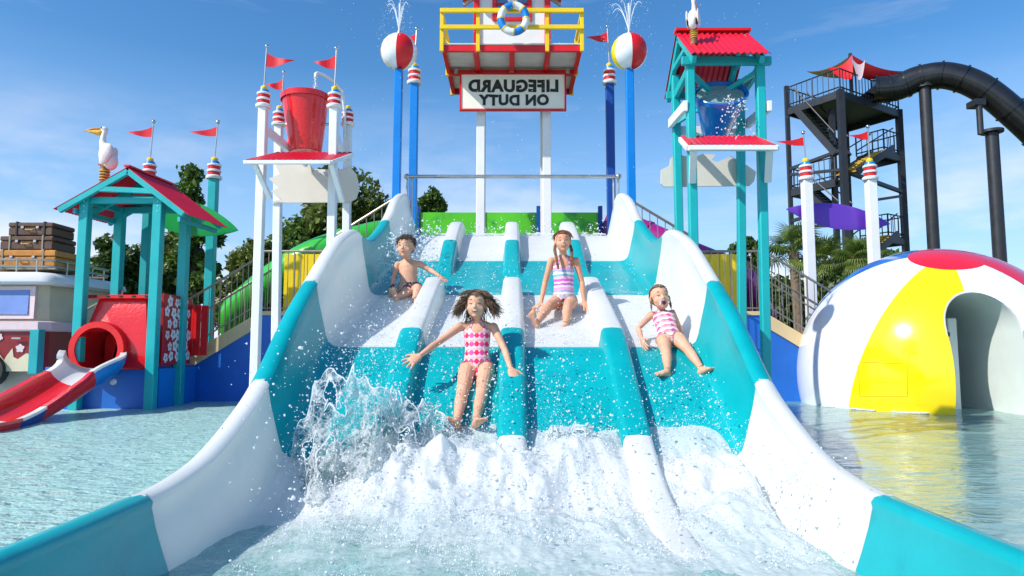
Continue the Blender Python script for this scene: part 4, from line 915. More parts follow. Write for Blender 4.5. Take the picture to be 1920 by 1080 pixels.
# ------------------------------------------------------------ giant beach ball dome
DM = empty('beach_ball_dome', (7.55, 12.45, 0), 'giant white yellow and red beach ball dome with arched doorway standing in the pool', 'play dome')
C = V((7.72, 12.6, .52)); RD = 2.32
ax = (P(1790, 488, 11.6) - C); ax = V((-.12, -.46, 1.0)).normalized()
e1 = V((1, 0, 0)); e1 = (e1 - ax * e1.dot(ax)).normalized(); e2 = ax.cross(e1)
cut = MB(); xa = 7.28; wa = .52; zs = 1.28
arch = [V((xa - wa, 9.6, -1.0)), V((xa + wa, 9.6, -1.0)), V((xa + wa, 9.6, zs))] + [V((xa + wa * math.cos(a_), 9.6, zs + .62 * math.sin(a_))) for a_ in [PI * i / 16 for i in range(1, 16)]] + [V((xa - wa, 9.6, zs))]
cut.prism(arch, (0, 3.4, 0))
# sector boundaries as longitudes seen from the pole (angle from e1 counter clockwise towards e2)
capth = .25
secs = [(-207, -152, DOMEW), (-152, -106, YELG), (-106, -52, DOMEW), (-52, 30, DOMER), (30, 95, DOMEW), (95, 153, DOMEB)]
def sphpt(th, ph): return C + ax * RD * math.cos(th) + (e1 * math.cos(ph) + e2 * math.sin(ph)) * RD * math.sin(th)
for a_, b_, m in secs:
    me = bpy.data.meshes.new('panel'); nI = 44; nJ = 18; vs = []; fs = []
    for i in range(nI + 1):
        th = capth + (PI * .93 - capth) * i / nI
        for j in range(nJ + 1): vs.append(sphpt(th, R(a_ + (b_ - a_) * j / nJ)))
    for i in range(nI):
        for j in range(nJ): k = i * (nJ + 1) + j; fs.append((k, k + nJ + 1, k + nJ + 2, k + 1))
    me.from_pydata([tuple(v) for v in vs], [], fs)
    res = boolean(me, cut, solid=.05) if a_ < -90 else me
    res.materials.clear(); res.materials.append(m); res.shade_smooth(); res.set_sharp_from_angle(angle=R(40)); link_mesh('ball_panel', res, None, DM)
me = MB(); rr = [[sphpt(max(.004, capth * i / 8), 2 * PI * j / 48) + (sphpt(max(.004, capth * i / 8), 2 * PI * j / 48) - C).normalized() * .004 for j in range(48)] for i in range(9)]
me.rings(rr, caps=False); me.build('ball_cap', DOMER, DM, smooth=True, fix=False)
# tunnel lining
inner = [(xa - wa, zs - 2.2), (xa - wa, zs)] + [(xa - wa * math.cos(a_), zs + .62 * math.sin(a_)) for a_ in [PI * i / 20 for i in range(1, 20)]] + [(xa + wa, zs), (xa + wa, zs - 2.2)]
def sy(x, z):
    k = RD * RD - (x - C.x) ** 2 - (z - C.z) ** 2; return C.y - math.sqrt(max(k, .3))
front = [V((x, sy(x, max(z, -.4)) + .02, z)) for x, z in inner]; back = [V((x + (.35 if x > xa else .0), 13.4, z)) for x, z in inner]
MB().rings([front, [f.lerp(g, .5) for f, g in zip(front, back)], back], closed=False, caps=False).build('tunnel_wall', DOMEI, DM, smooth=50, fix=False)
MB().rings([[p, p + V((0, -.03, 0)), p + (p - V((xa, p.y, 1.0))).normalized() * .03 + V((0, -.03, 0))] for p in front], closed=False, caps=False).build('doorway_lip', DOMEW, DM, smooth=True, fix=False)
MB().box((7.44, 11.6, .5), (.15, .12, 2.05)).build('door_post', DOMEI, DM, bevel=.01)
MB().box((7.27, 11.7, .5), (.13, .08, 2.0)).build('door_frame', RUBBER, DM)
for z in (.7, 1.25): MB().box((7.36, 11.56, z), (.05, .05, .07)).build('hinge', BLACK, DM)
# access hatch outline
hz = []
p_ = [(1608, 678), (1702, 682), (1701, 742), (1612, 742)]
def onball(px, py):
    o = V((0, 0, CAMZ)); d = (P(px, py, 10) - o).normalized(); oc = o - C; b0 = oc.dot(d); k = b0 * b0 - (oc.length_squared - (RD + .004) ** 2); return o + d * (-b0 - math.sqrt(max(k, 0)))
line = [onball(x, y) for i in range(4) for x, y in [((p_[i][0] + (p_[(i + 1) % 4][0] - p_[i][0]) * k / 8), (p_[i][1] + (p_[(i + 1) % 4][1] - p_[i][1]) * k / 8)) for k in range(8)]]
MB().tube(line, .006, 5, loop=True).build('hatch_seam', YEL, DM, smooth=True)

# ------------------------------------------------------------ black tower with tube slide
BK = empty('black_stair_tower', (17, 36, .5), 'tall black steel stair tower in the distance on the right', 'tower')
F_ = V((16.35, 33.0, 0)); Lc = V((14.75, 35.6, 0)); Rc = V((20.9, 35.9, 0)); Bc = Lc + Rc - F_
top = P(1594, 168, 33).z
def at(i, j, z): return F_ + (Lc - F_) * i + (Rc - F_) * j + V((0, 0, z))
def bar(a, b_, w_, name, m=BLACK, h=None, par=BK): return MB().bar(a, b_, w_, h or w_).build(name, m, par)
for i, j, w_ in ((0, 0, .30), (1, 0, .20), (0, 1, .28), (1, 1, .24)): bar(at(i, j, -.5), at(i, j, top + (1.2 if (i, j) == (1, 0) else 0)), w_, 'column')
def deck(i0, i1, j0, j1, z, rail=True, sides='abcd'):
    mb = MB(); mb.prism([at(i0, j0, z - .12), at(i1, j0, z - .12), at(i1, j1, z - .12), at(i0, j1, z - .12)], (0, 0, .12)); mb.build('landing', BLACK, BK)
    ed = {'a': ((i0, j0), (i1, j0)), 'b': ((i0, j0), (i0, j1)), 'c': ((i1, j1), (i1, j0)), 'd': ((i1, j1), (i0, j1))}
    for s in sides:
        a, b_ = ed[s]; a = at(*a, z); b_ = at(*b_, z)
        mb = MB(); mb.bar(a + V((0, 0, -.25)), b_ + V((0, 0, -.25)), .12, .32); mb.build('edge_beam', BLACK, BK)
        for h_ in (1.1, .15): MB().tube([a + V((0, 0, h_)), b_ + V((0, 0, h_))], .035, 6).build('guard_rail', BLACK, BK)
        n = max(3, int((b_ - a).length / .28))
        for k in range(n + 1): q = a.lerp(b_, k / n); MB().tube([q, q + V((0, 0, 1.1))], .045 if k % 5 == 0 else .022, 4).build('baluster', BLACK, BK)
deck(0, 1, 0, 1, top, sides='abcd')
def zat(py, d=34.5): return P(1600, py, d).z
def flight(a, b_, n=9, wv=None, m=BLACK):
    wv = V((.55, .75, 0)) if wv is None else wv
    for s in (-1, 1): bar(a + wv * s * .6, b_ + wv * s * .6, .08, 'stair_stringer', h=.34)
    for k in range(n): q = a.lerp(b_, (k + .5) / n); MB().bar(q - wv * .58, q + wv * .58, .3, .05, up=(0, 0, 1)).build('tread', m, BK)
    for s in (-1, 1):
        MB().tube([a + wv * s * .6 + V((0, 0, 1.05)), b_ + wv * s * .6 + V((0, 0, 1.05))], .035, 6).build('stair_rail', BLACK, BK)
zA = zat(275); zB = zat(345); zC = zat(437); zD = zat(500)
deck(.0, .5, .70, 1.0, zA, sides='bad'); deck(.15, 1, 0, .25, zB, sides='ac'); deck(.0, .5, .70, 1.0, zC, sides='bad')
wj = V((.84, .53, 0)); wi = V((-.52, .85, 0))
flight(at(.85, .10, top - .1), at(.12, .10, zat(300)), 13, wv=wj); flight(at(.05, .72, zA), at(.05, .08, zB + .2), 12, wv=wi, m=TREADY)
flight(at(.8, .10, zB), at(.10, .10, zat(425)), 12, wv=wj); flight(at(.05, .72, zC), at(.05, .12, zD), 12, wv=wi, m=TREADY)
for z in (zat(300), zat(400), zat(495)):
    bar(at(1, 0, z - .2), at(0, 0, z + .1), .16, 'tie_beam'); bar(at(0, 0, z - .9), at(1, 0, z - .5), .14, 'tie_beam')
for z in (zat(345), zat(470)):
    bar(at(0, 0, z + .3), at(0, 1, z - .1), .18, 'tie_beam'); bar(at(0, .45, z - .9), at(0, 1, z - .3), .14, 'tie_beam')
bar(at(.3, .12, -.5), at(.3, .12, top - .6), .24, 'centre_pipe')
# sail shades
def sail(pts, m, label):
    a, b_, c_ = [V(p) for p in pts]; n = 10; mb = MB(); idx = {}; vs = []
    for i in range(n + 1):
        for j in range(n + 1 - i):
            u = i / n; v = j / n; w_ = 1 - u - v; p = a * u + b_ * v + c_ * w_; sag = -1.1 * (u * v + v * w_ + u * w_); idx[i, j] = len(vs); vs.append(p + V((0, 0, sag)))
    fs = []
    for i in range(n):
        for j in range(n - i):
            fs.append((idx[i, j], idx[i + 1, j], idx[i, j + 1]))
            if j < n - i - 1: fs.append((idx[i + 1, j], idx[i + 1, j + 1], idx[i, j + 1]))
    mb.add(vs, fs); mb.add([v - V((0, 0, .03)) for v in vs], fs); o = mb.build('shade_sail', m, None, smooth=True, fix=False); return tag(o, label, 'shade sail')
SAILY = mat('sail_cream', (.72, .52, .24), .7, .08); pk = P(1594, 104, 34.2)
MB().tube([V((pk.x, pk.y, top)), pk + V((0, 0, .1))], .09, 8).build('sail_mast', BLACK, BK)
sail([pk, P(1512, 133, 35.6), P(1612, 139, 35.4)], SAILY, 'cream shade sail stretched left from the tower mast')
sail([pk + V((0, -.2, -.05)), P(1553, 125, 34.3), P(1600, 146, 33.6)], RED, 'red shade sail left of the tower mast')
sail([pk + V((0, -.2, -.05)), P(1700, 133, 35), P(1612, 143, 34.6)], RED, 'red shade sail stretched right of the tower mast')
sail([pk + V((.0, -.25, -.3)), P(1622, 112, 34.0), P(1612, 150, 33.7)], VANP, 'small white cloth hanging beside the tower mast')
t, fn = tubeslide('black_tube_slide', [P(1640, 168, 34.5), P(1680, 165, 34.2), P(1722, 148, 33.8), P(1775, 142, 33.2), P(1835, 162, 32.6), P(1900, 212, 32.2), P(1975, 285, 32), P(2050, 380, 32)], .66, BTUBE, 'black enclosed tube slide curving away from the tower top', 9)
MB().prism([P(1625, 172, 34.2), P(1655, 148, 34.2), P(1705, 140, 34.2), P(1705, 172, 34.2), P(1660, 182, 34.2)], (0, 1.2, 0)).build('entry_box', BTUBE, t)
for px, py in ((1734, 165), ):
    p = P(px, py, 33.6); c_ = empty('slide_column', (p.x, p.y, .5), 'dark steel column beside the stair tower holding the tube slide', 'column'); MB().lathe([(.28, .5 - .5), (.28, p.z - .5), (.42, p.z - .5), (.42, p.z - .3)], (p.x, p.y, .5), n=20).build('shaft', BLACK, c_, smooth=30); MB().box((p.x, p.y, p.z + .3), (1.0, .3, .3)).build('saddle', BLACK, c_)
p = P(1846, 250, 32.2); c_ = empty('slide_column', (p.x, p.y, .5), 'dark steel column with offset arm right of the tower, above the dome', 'column')
MB().lathe([(.30, -.5), (.28, p.z - .5), (.5, p.z - .48), (.5, p.z - .35)], (p.x + .35, p.y, .5), n=20).build('shaft', BLACK, c_, smooth=30)
q = P(1830, 195, 32.4); MB().lathe([(.14, 0), (.14, q.z - p.z)], (q.x, p.y, p.z - .05), n=14).build('arm', BLACK, c_, smooth=30); MB().box((q.x, q.y, q.z), (.5, .7, .3)).build('saddle', BLACK, c_)

# ------------------------------------------------------------ trees
def quadcloud(name, centers, sizes, m, parent, aspect=.55):
    n = len(centers); c = np.array(centers); nrm = nr.normal(size=(n, 3)); nrm[:, 2] += .6; nrm /= np.linalg.norm(nrm, axis=1)[:, None]
    t = np.cross(nrm, nr.normal(size=(n, 3))); t /= np.linalg.norm(t, axis=1)[:, None]; b_ = np.cross(nrm, t); s = np.array(sizes)[:, None]
    v = np.stack([c - t * s, c + b_ * s * aspect, c + t * s, c - b_ * s * aspect], 1).reshape(-1, 3)
    me = bpy.data.meshes.new(name); me.vertices.add(4 * n); me.vertices.foreach_set('co', v.ravel()); me.loops.add(4 * n); me.loops.foreach_set('vertex_index', np.arange(4 * n, dtype=np.int32))
    me.polygons.add(n); me.polygons.foreach_set('loop_start', np.arange(n, dtype=np.int32) * 4); me.update(calc_edges=True); me.validate(); me.materials.append(m)
    return link_mesh(name, me, None, parent)
def tree(px, pyt, pyb, wpx, d, m, label, nleaf=9000, ls=.07, clumps=26, trunk=True, seed=0, open_=1.0):
    rg = np.random.RandomState(seed + 11); top = P(px, pyt, d); bot = P(px, pyb, d); Rx = wpx / 2 / FPX * d; hh = (top.z - bot.z); base = V((top.x, d, .5))
    t = empty('tree', base, label, 'tree')
    cx, cz = top.x, (top.z + bot.z) / 2
    cl = []
    for k in range(clumps):
        u = rg.normal(size=3); u /= np.linalg.norm(u); r = rg.uniform(.35, .92) ** .6
        cl.append((cx + u[0] * Rx * r * .85, d + u[1] * Rx * .8 * r, cz + u[2] * hh * .5 * r * .9, rg.uniform(.22, .42) * min(Rx, hh * .5) * open_))
    if trunk:
        mb = MB(); tp_ = V((cx, d, cz)); mb.tube([base - V((0, 0, .2)), base.lerp(tp_, .5) + V((.1, 0, 0)), tp_], [Rx * .09 + .03, Rx * .07 + .02, Rx * .04 + .01], 8); mb.build('trunk', BARK, t, smooth=True)
        mb = MB()
        for c in cl: mb.tube([base.lerp(tp_, rg.uniform(.45, .95)), (V(c[:3]) + tp_) / 2 + V((0, 0, .1)), V(c[:3])], [Rx * .03 + .01, Rx * .018 + .006, .006], 5)
        o = mb.build('limbs', BARK, t, smooth=True); o['kind'] = 'stuff'
    pts = []; sz = []
    per = nleaf // clumps
    for c in cl:
        u = rg.normal(size=(per, 3)); u /= np.linalg.norm(u, axis=1)[:, None]; r = rg.uniform(.2, 1.15, size=(per, 1)) ** .5
        q = np.array(c[:3]) + u * r * c[3] * np.array([1.15, 1.15, .9]) + rg.normal(size=(per, 3)) * .05; pts.append(q); sz.append(rg.uniform(.6, 1.3, per) * ls)
    o = quadcloud('crown', np.concatenate(pts), np.concatenate(sz), m, t); return t
tree(205, 432, 600, 110, 19, LEAFD, 'dark rounded tree seen through the teal house posts', 9000, .10, 24, seed=1)
tree(372, 300, 620, 105, 18, LEAF, 'tall airy tree rising behind the post right of the teal house', 9000, .085, 30, seed=2, open_=.8)
tree(330, 430, 640, 170, 21, LEAFO, 'bushy olive tree behind the left stair foot', 10000, .10, 30, seed=3)
tree(655, 322, 500, 190, 22, LEAFO, 'broad olive green tree behind the white posts and green tube', 16000, .11, 40, seed=4)
tree(560, 400, 600, 150, 21, LEAF, 'mid green tree behind the left yellow screen', 9000, .10, 28, seed=5)
tree(470, 455, 660, 130, 20, LEAFO, 'low tree behind the sloping railing left of the white post', 9000, .095, 26, seed=6)
tree(808, 352, 440, 66, 22, LEAF, 'small sparse tree top just right of the slide crest', 2600, .09, 14, seed=7, open_=.9)
tree(1400, 432, 560, 66, 24, LEAFD, 'small dark tree behind the teal post right of the slide', 4500, .10, 18, seed=8)
tree(1500, 500, 680, 230, 22, LEAFD, 'dark bushes behind the right stair railing', 12000, .11, 34, seed=9)
tree(1640, 470, 620, 150, 24, LEAFD, 'dark tree behind the top of the beach ball dome', 7000, .11, 24, seed=10)
tree(245, 520, 680, 260, 22, LEAFD, 'dark hedge tree behind the van and the teal house', 10000, .11, 30, seed=12)
tree(1935, 495, 620, 60, 24, LEAFD, 'dark tree at the far right edge beside the dome', 3000, .11, 14, seed=13)
tree(70, 545, 690, 260, 24, LEAFD, 'dark tree behind the camper van', 6000, .12, 20, seed=14)
tree(1330, 560, 690, 260, 21, LEAFD, 'dark shrub behind the right yellow screen', 7000, .11, 22, seed=15)
def frondmesh():
    vs = []; fs = []
    for i in range(26):
        a_ = R(-125 + 250 * i / 25); L_ = .62 * (1 - .25 * abs(a_) / 2.2) * rnd.uniform(.9, 1.08); d = V((math.cos(a_), math.sin(a_), 0)); s = V((-d.y, d.x, 0)) * .018; b_ = len(vs)
        o = V((.0, 0, 0)); mid_ = o + d * L_ * .6 + V((0, 0, .02)); tip = o + d * L_ + V((0, 0, -.16 - .05 * rnd.random()))
        vs += [o - s * .3, o + s * .3, mid_ + s, mid_ - s, tip]; fs += [(b_, b_ + 1, b_ + 2, b_ + 3), (b_ + 3, b_ + 2, b_ + 4)]
    me = bpy.data.meshes.new('frond'); me.from_pydata([tuple(v) for v in vs], [], fs); me.materials.append(PALM); return me
FR = frondmesh()
def palm(px, py, d, s, label, seed):
    rg = random.Random(seed); c = P(px, py, d); t = empty('palm_tree', (c.x, d, .5), label, 'palm tree'); off = root_off(t)
    MB().tube([(c.x + .1, d, .3), (c.x + .05, d, (c.z + .5) / 2), (c.x, d, c.z)], [.16 * s, .13 * s, .14 * s], 12).build('trunk', PBARK, t, smooth=True)
    for k in range(34):
        az = rg.uniform(0, 2 * PI); el_ = rg.uniform(-.75, 1.35); dr = V((math.cos(az) * math.cos(el_), math.sin(az) * math.cos(el_), math.sin(el_))); L_ = rg.uniform(.35, .6) * s; e_ = c + dr * L_
        o = bpy.data.objects.new('frond', FR); sc.collection.objects.link(o); o.parent = t; o.location = e_ - off; z = (V((0, 0, 1)) - dr * dr.z).normalized() if abs(dr.z) < .98 else V((1, 0, 0)); y = z.cross(dr)
        o.rotation_euler = Matrix((dr, y, z)).transposed().to_euler(); o.scale = (s * rg.uniform(.75, 1.1),) * 3
        MB().tube([c, e_], .012 * s, 4).build('leaf_stalk', PALM, t)
palm(1488, 474, 19, .98, 'fan palm behind the right stair railing, left of the white post', 1)
palm(1612, 484, 21, .86, 'fan palm between the two white flag posts', 2)
palm(1548, 490, 22, .86, 'fan palm just right of the first white flag post', 3)

# ------------------------------------------------------------ water on the slide
def drops(name, pos, rad, m, label, cat='water'):
    ico = bmesh.new(); bmesh.ops.create_icosphere(ico, subdivisions=1, radius=1); tv = np.array([v.co[:] for v in ico.verts]); tf = np.array([[v.index for v in f.verts] for f in ico.faces]); ico.free()
    n = len(pos); k = len(tv); sc_ = nr.uniform(.7, 1.4, size=(n, 1, 3)); v = (np.array(pos)[:, None, :] + tv[None] * np.array(rad)[:, None, None] * sc_).reshape(-1, 3)
    f = (tf[None] + (np.arange(n) * k)[:, None, None]).reshape(-1).astype(np.int32); me = bpy.data.meshes.new(name); me.vertices.add(len(v)); me.vertices.foreach_set('co', v.ravel()); me.loops.add(len(f)); me.loops.foreach_set('vertex_index', f)
    me.polygons.add(len(f) // 3); me.polygons.foreach_set('loop_start', np.arange(len(f) // 3, dtype=np.int32) * 3); me.update(calc_edges=True); me.materials.append(m); me.shade_smooth()
    o = link_mesh(name, me, None); return tag(o, label, cat, kind='stuff')
def fr(x, y, s, o=5, z=0): return mn.fractal(V((x * s, y * s, z)), .9, 2.1, o)
# foam in the runout
def foamz(x, y):
    base = max(fz(y) - .02, .045)
    e = max(0, min(1, (4.75 - y) / .5)) * max(0, min(1, (y - 1.9) / .4)); side = 1 - .85 * max(0, min(1, (-.95 - x) / .35)); side *= max(.0, min(1, (1.48 - abs(x)) / .12))
    ridge = 1 - abs(mn.fractal(V((x * 2.6, y * 1.1, 2)), 1.1, 2.0, 4)); near = max(.25, min(1, (y - 2.7) / 1.1)); h = (.015 + .07 * max(0, ridge - .5) + .022 * mn.fractal(V((x * 5, y * 2.5, 7)), 1.1, 2.1, 3)) * near + .007 * abs(mn.noise(V((x * 18, y * 9, 5)))) + .003 * mn.noise(V((x * 45, y * 38, 5))) + .03 * near
    right = .16 * math.exp(-((x - 1.25) / .28) ** 2 - ((y - 4.0) / .5) ** 2) + .15 * math.exp(-((x + .15) / .45) ** 2 - ((y - 4.25) / .3) ** 2) + .12 * math.exp(-((x - .45) / .25) ** 2 - ((y - 4.4) / .2) ** 2) + .13 * math.exp(-((x + .6) / .3) ** 2 - ((y - 4.1) / .35) ** 2)
    return base + (h + .0) * e * side - (.06 if side < .2 else 0) + right * max(0, .75 + .7 * mn.fractal(V((x * 4, y * 4, 9)), 1., 2., 3)) * e
o = surf('churning_foam', -1.36, 1.40, 2.3, 4.75, 400, 360, foamz, FOAM); tag(o, 'white churning foam filling the runout at the bottom of the slide', 'foam', kind='stuff')
o = surf('runout_water', -1.50, 1.50, 1.0, 3.9, 120, 120, lambda x, y: .055 + .010 * fr(x, y, 3, 3) + .006 * fr(x, y, 9, 2), SLIDEW); tag(o, 'shallow rippling water lying in the slide runout', 'water', kind='stuff')
# bubbling sheets in the lanes
def sheetz(a): return lambda x, y: fz(y) + a + .010 * fr(x, y, 7, 3) + .006 * abs(fr(x, y, 25, 3, 3)) - (.03 if min(abs(x), abs(abs(x) - .8)) < .11 else 0)
o = surf('running_water', -1.36, 1.36, 5.45, 7.3, 180, 120, sheetz(.004), foammat('bubbly_sheet', .50)); tag(o, 'bubbly white water sheet running over the middle white section of the slide', 'water', kind='stuff')
o = surf('crest_water', -1.34, 1.34, 9.6, 10.5, 140, 30, lambda x, y: fz(y) + .02 + .05 * abs(fr(x, y, 6, 4)), FOAMT); tag(o, 'white water bubbling over the crest at the top of the slide', 'water', kind='stuff')
pos = []; rad = []
for i in range(26000):
    y = rnd.uniform(2.7, 4.75); x = rnd.uniform(-1.2, 1.4)
    if mn.noise(V((x * 3, y * 3, 1))) < -.15 + (.3 if y < 3.3 else 0): continue
    pos.append((x, y, foamz(x, y) + abs(rnd.gauss(0, .02)))); rad.append(min(.006, .0009 + rnd.expovariate(1 / .0009)))
def addd(x, y, z, r): pos.append((x, y, z)); rad.append(r)
for i in range(8000):   # over the teal slope, many close to the surface
    y = rnd.uniform(4.2, 5.7); x = rnd.uniform(-1.4, 1.4); c_ = mn.noise(V((x * 2.2, y * 2.2, 3)))
    if rnd.random() > .34 + c_ * .9 + (.34 if x < 0 else 0): continue
    h_ = abs(rnd.gauss(0, .16)); addd(x, y, fz(y) + .01 + h_, min(.0085, .0016 + rnd.expovariate(1 / .0017)))
for i in range(1500):
    y = rnd.uniform(5.4, 8.2); x = rnd.uniform(-1.4, 1.4)
    if x > .3 and rnd.random() < .4: continue
    addd(x, y, fz(y) + .01 + abs(rnd.gauss(0, .16)), min(.009, .0016 + rnd.expovariate(1 / .0018)))
for i in range(900): y = rnd.uniform(7.2, 8.8); addd(rnd.uniform(-1.45, -.9), y, fz(y) + rnd.uniform(0, .5), min(.018, .003 + rnd.expovariate(1 / .004)))
for i in range(4500):   # spray above the foam
    y = min(4.9, max(2.2, rnd.gauss(3.9, .5))); x = rnd.uniform(-1.15, 1.45); k = .13 + .12 * mn.noise(V((x * 2, y * 2, 8)))
    addd(x, y, fz(y) + .04 + abs(rnd.gauss(0, max(.03, k))), min(.010, .0015 + rnd.expovariate(1 / .0018)))
for i in range(700): addd(rnd.uniform(-1.4, -.6), rnd.uniform(3.2, 4.8), rnd.uniform(.2, 1.1), .0015 + rnd.expovariate(1 / .0015))
for i in range(900): addd(1.40 + rnd.gauss(0, .09), rnd.gauss(3.7, .26), .34 + abs(rnd.gauss(0, .08)), .0010 + rnd.expovariate(1 / .0012))
for i in range(380): y = rnd.uniform(9.7, 10.6); addd(rnd.uniform(-1.4, 1.4), y, 2.72 + abs(rnd.gauss(0, .09)), .003 + rnd.expovariate(1 / .004))
for i in range(500): addd(rnd.uniform(-2.6, 4), rnd.uniform(8.5, 10.5), rnd.uniform(3, 6.5), rnd.uniform(.002, .005))
lp_ = []; lr_ = []
for i in range(2600):
    a_ = rnd.uniform(-PI * .95, -PI * .28); q = C + V((math.cos(a_), math.sin(a_), 0)) * (2.265 + abs(rnd.gauss(0, .03))); 
    if abs(q.x - xa) < wa: continue
    if mn.noise(V((a_ * 6, 0, 0))) < -.05: continue
    lp_.append((q.x, q.y, .012)); lr_.append(rnd.uniform(.004, .014))
drops('foam_line', lp_, lr_, DROP, 'thin broken line of foam along the waterline of the beach ball dome', 'foam')
drops('droplets', pos, rad, DROP, 'countless white water droplets flying above the slide')
# splash crown sheet
def crown(name, c, wx, hz_, seed, nu=130, nv=80, tilt=0, label=''):
    c = V(c); vs = []
    for j in range(nv + 1):
        v = j / nv
        for i in range(nu + 1):
            u = i / nu * 2 - 1; env = (1 - abs(u) ** 2.6) ** .6 if abs(u) < 1 else 0
            top = env * (1 + .32 * mn.noise(V((u * 3.1, seed, 0))) + .22 * mn.noise(V((u * 9, seed, 4))))
            z = hz_ * v * max(.05, top); x = u * wx * (.72 + .34 * v) + .05 * mn.noise(V((u * 4, v * 4, seed))) + tilt * v
            y = -.20 * (1 - u * u) * (1 - v) + .16 * v + .10 * mn.noise(V((u * 3, v * 3, seed + 5))) + .03 * mn.noise(V((u * 12, v * 12, seed + 9)))
            vs.append(c + V((x, y, z)))
    fs = []
    for j in range(nv):
        for i in range(nu):
            u = i / nu * 2 - 1; v = j / nv; h_ = mn.fractal(V((u * 2.6 + seed, v * 2.4, seed)), .8, 2.0, 3)
            if h_ > .17 - .20 * (v - .5): continue
            if v > .97 - .12 * abs(mn.noise(V((u * 8, 0, seed)))): continue
            k = j * (nu + 1) + i; fs.append((k, k + 1, k + nu + 2, k + nu + 1))
    me = bpy.data.meshes.new(name); me.from_pydata([tuple(v) for v in vs], [], fs)
    bm = bmesh.new(); bm.from_mesh(me); bmesh.ops.delete(bm, geom=[v for v in bm.verts if not v.link_faces], context='VERTS')
    for _ in range(3): bmesh.ops.smooth_vert(bm, verts=bm.verts, factor=.5, use_axis_x=True, use_axis_y=True, use_axis_z=True)
    # beads along the torn edges
    bes = [e for e in bm.edges if len(e.link_faces) == 1]; nxt = {}
    for e in bes:
        for v in e.verts: nxt.setdefault(v, []).append(e)
    used = set(); mb = MB()
    for e in bes:
        if e in used: continue
        chain = [e.verts[0], e.verts[1]]; used.add(e)
        while True:
            cand = [f for f in nxt[chain[-1]] if f not in used]
            if not cand: break
            used.add(cand[0]); chain.append(cand[0].other_vert(chain[-1]))
            if chain[-1] is chain[0]: break
        pts = [v.co.copy() for v in chain][::2]
        if len(pts) < 4: continue
        rr = [max(.0012, .0030 + .0042 * mn.noise(p * 14) + .0015 * rnd.random()) for p in pts]; mb.tube(pts, rr, 6)
        for p in pts:
            if rnd.random() < .8: q = p + V((rnd.gauss(0, .02), rnd.gauss(0, .03), rnd.gauss(.012, .025))); mb.sph(q, rnd.uniform(.002, .0065), 6, 4)
    bm.to_mesh(me); bm.free(); me.materials.append(SPLASH); me.shade_smooth(); o = link_mesh(name, me, None); tag(o, label, 'splash', kind='stuff')
    # inner ropes
    for k in range(9):
        u = rnd.uniform(-.9, .9); x0_ = c.x + u * wx * .8; z0_ = c.z; pts = []
        for i in range(12): v = i / 11; pts.append(V((x0_ + .16 * v * u * wx * 2 + .03 * mn.noise(V((k, v * 3, 1))) + tilt * v, c.y - .18 * (1 - u * u) * (1 - v) + .15 * v + .02 * mn.noise(V((k, v * 4, 9))), z0_ + hz_ * .85 * v * rnd.uniform(.97, 1.0) * (1 - u * u * .4))))
        mb.tube(pts[:rnd.randint(6, 12)], .0026, 5)
    o2 = mb.build(name + '_edges', DROP, None, smooth=True, fix=False); tag(o2, label + ', its bright ropes and beads', 'splash', kind='stuff')
crown('splash_crown', (-.92, 4.25, .20), .50, .70, 3.3, tilt=-.02, label='large clear splash crown rising over the left lanes')
crown('splash_crown_back', (-.74, 4.40, .26), .34, .44, 8.1, tilt=.05, label='second splash sheet beside the front girl')
crown('small_splash', (.42, 4.42, .28), .30, .22, 5.7, 80, 40, label='small splash jumping in front of the middle divider')
crown('small_splash_left', (-1.12, 4.15, .14), .16, .30, 1.7, 60, 40, label='small splash lobe at the left lane edge')

# ------------------------------------------------------------ people
SKIN = mat('skin', (.70, .385, .25), .52, .20, 9, .2, 70, sub=.3, spec=.35, spots=((.74, .34, .24), 7, .58))
SKINT = mat('skin_tan', (.66, .34, .205), .52, .20, 9, .2, 70, sub=.3, spec=.35, spots=((.70, .30, .20), 7, .58))
HAIRB = mat('hair_brown', (.125, .07, .036), .45, .5, 30, .4, 80); HAIRR = mat('hair_auburn', (.20, .085, .035), .45, .45, 30, .4, 80); HAIRD = mat('hair_dark', (.06, .035, .022), .45, .5, 30, .4, 80); HAIRL = mat('hair_light_brown', (.17, .095, .05), .45, .45, 30, .4, 80)
LIP = mat('lips', (.52, .17, .13), .35, .1); MOUTH = mat('mouth_inside', (.10, .012, .012), .5, .1); TEETH = mat('teeth', (.8, .78, .72), .3, .05); EYEW = mat('eye_white', (.75, .74, .72), .2, .03); IRIS = mat('iris', (.05, .03, .02), .2, .1); BROW = mat('brow', (.13, .07, .035), .7, .2); BLUSH = mat('nail', (.7, .42, .33), .3, .1)
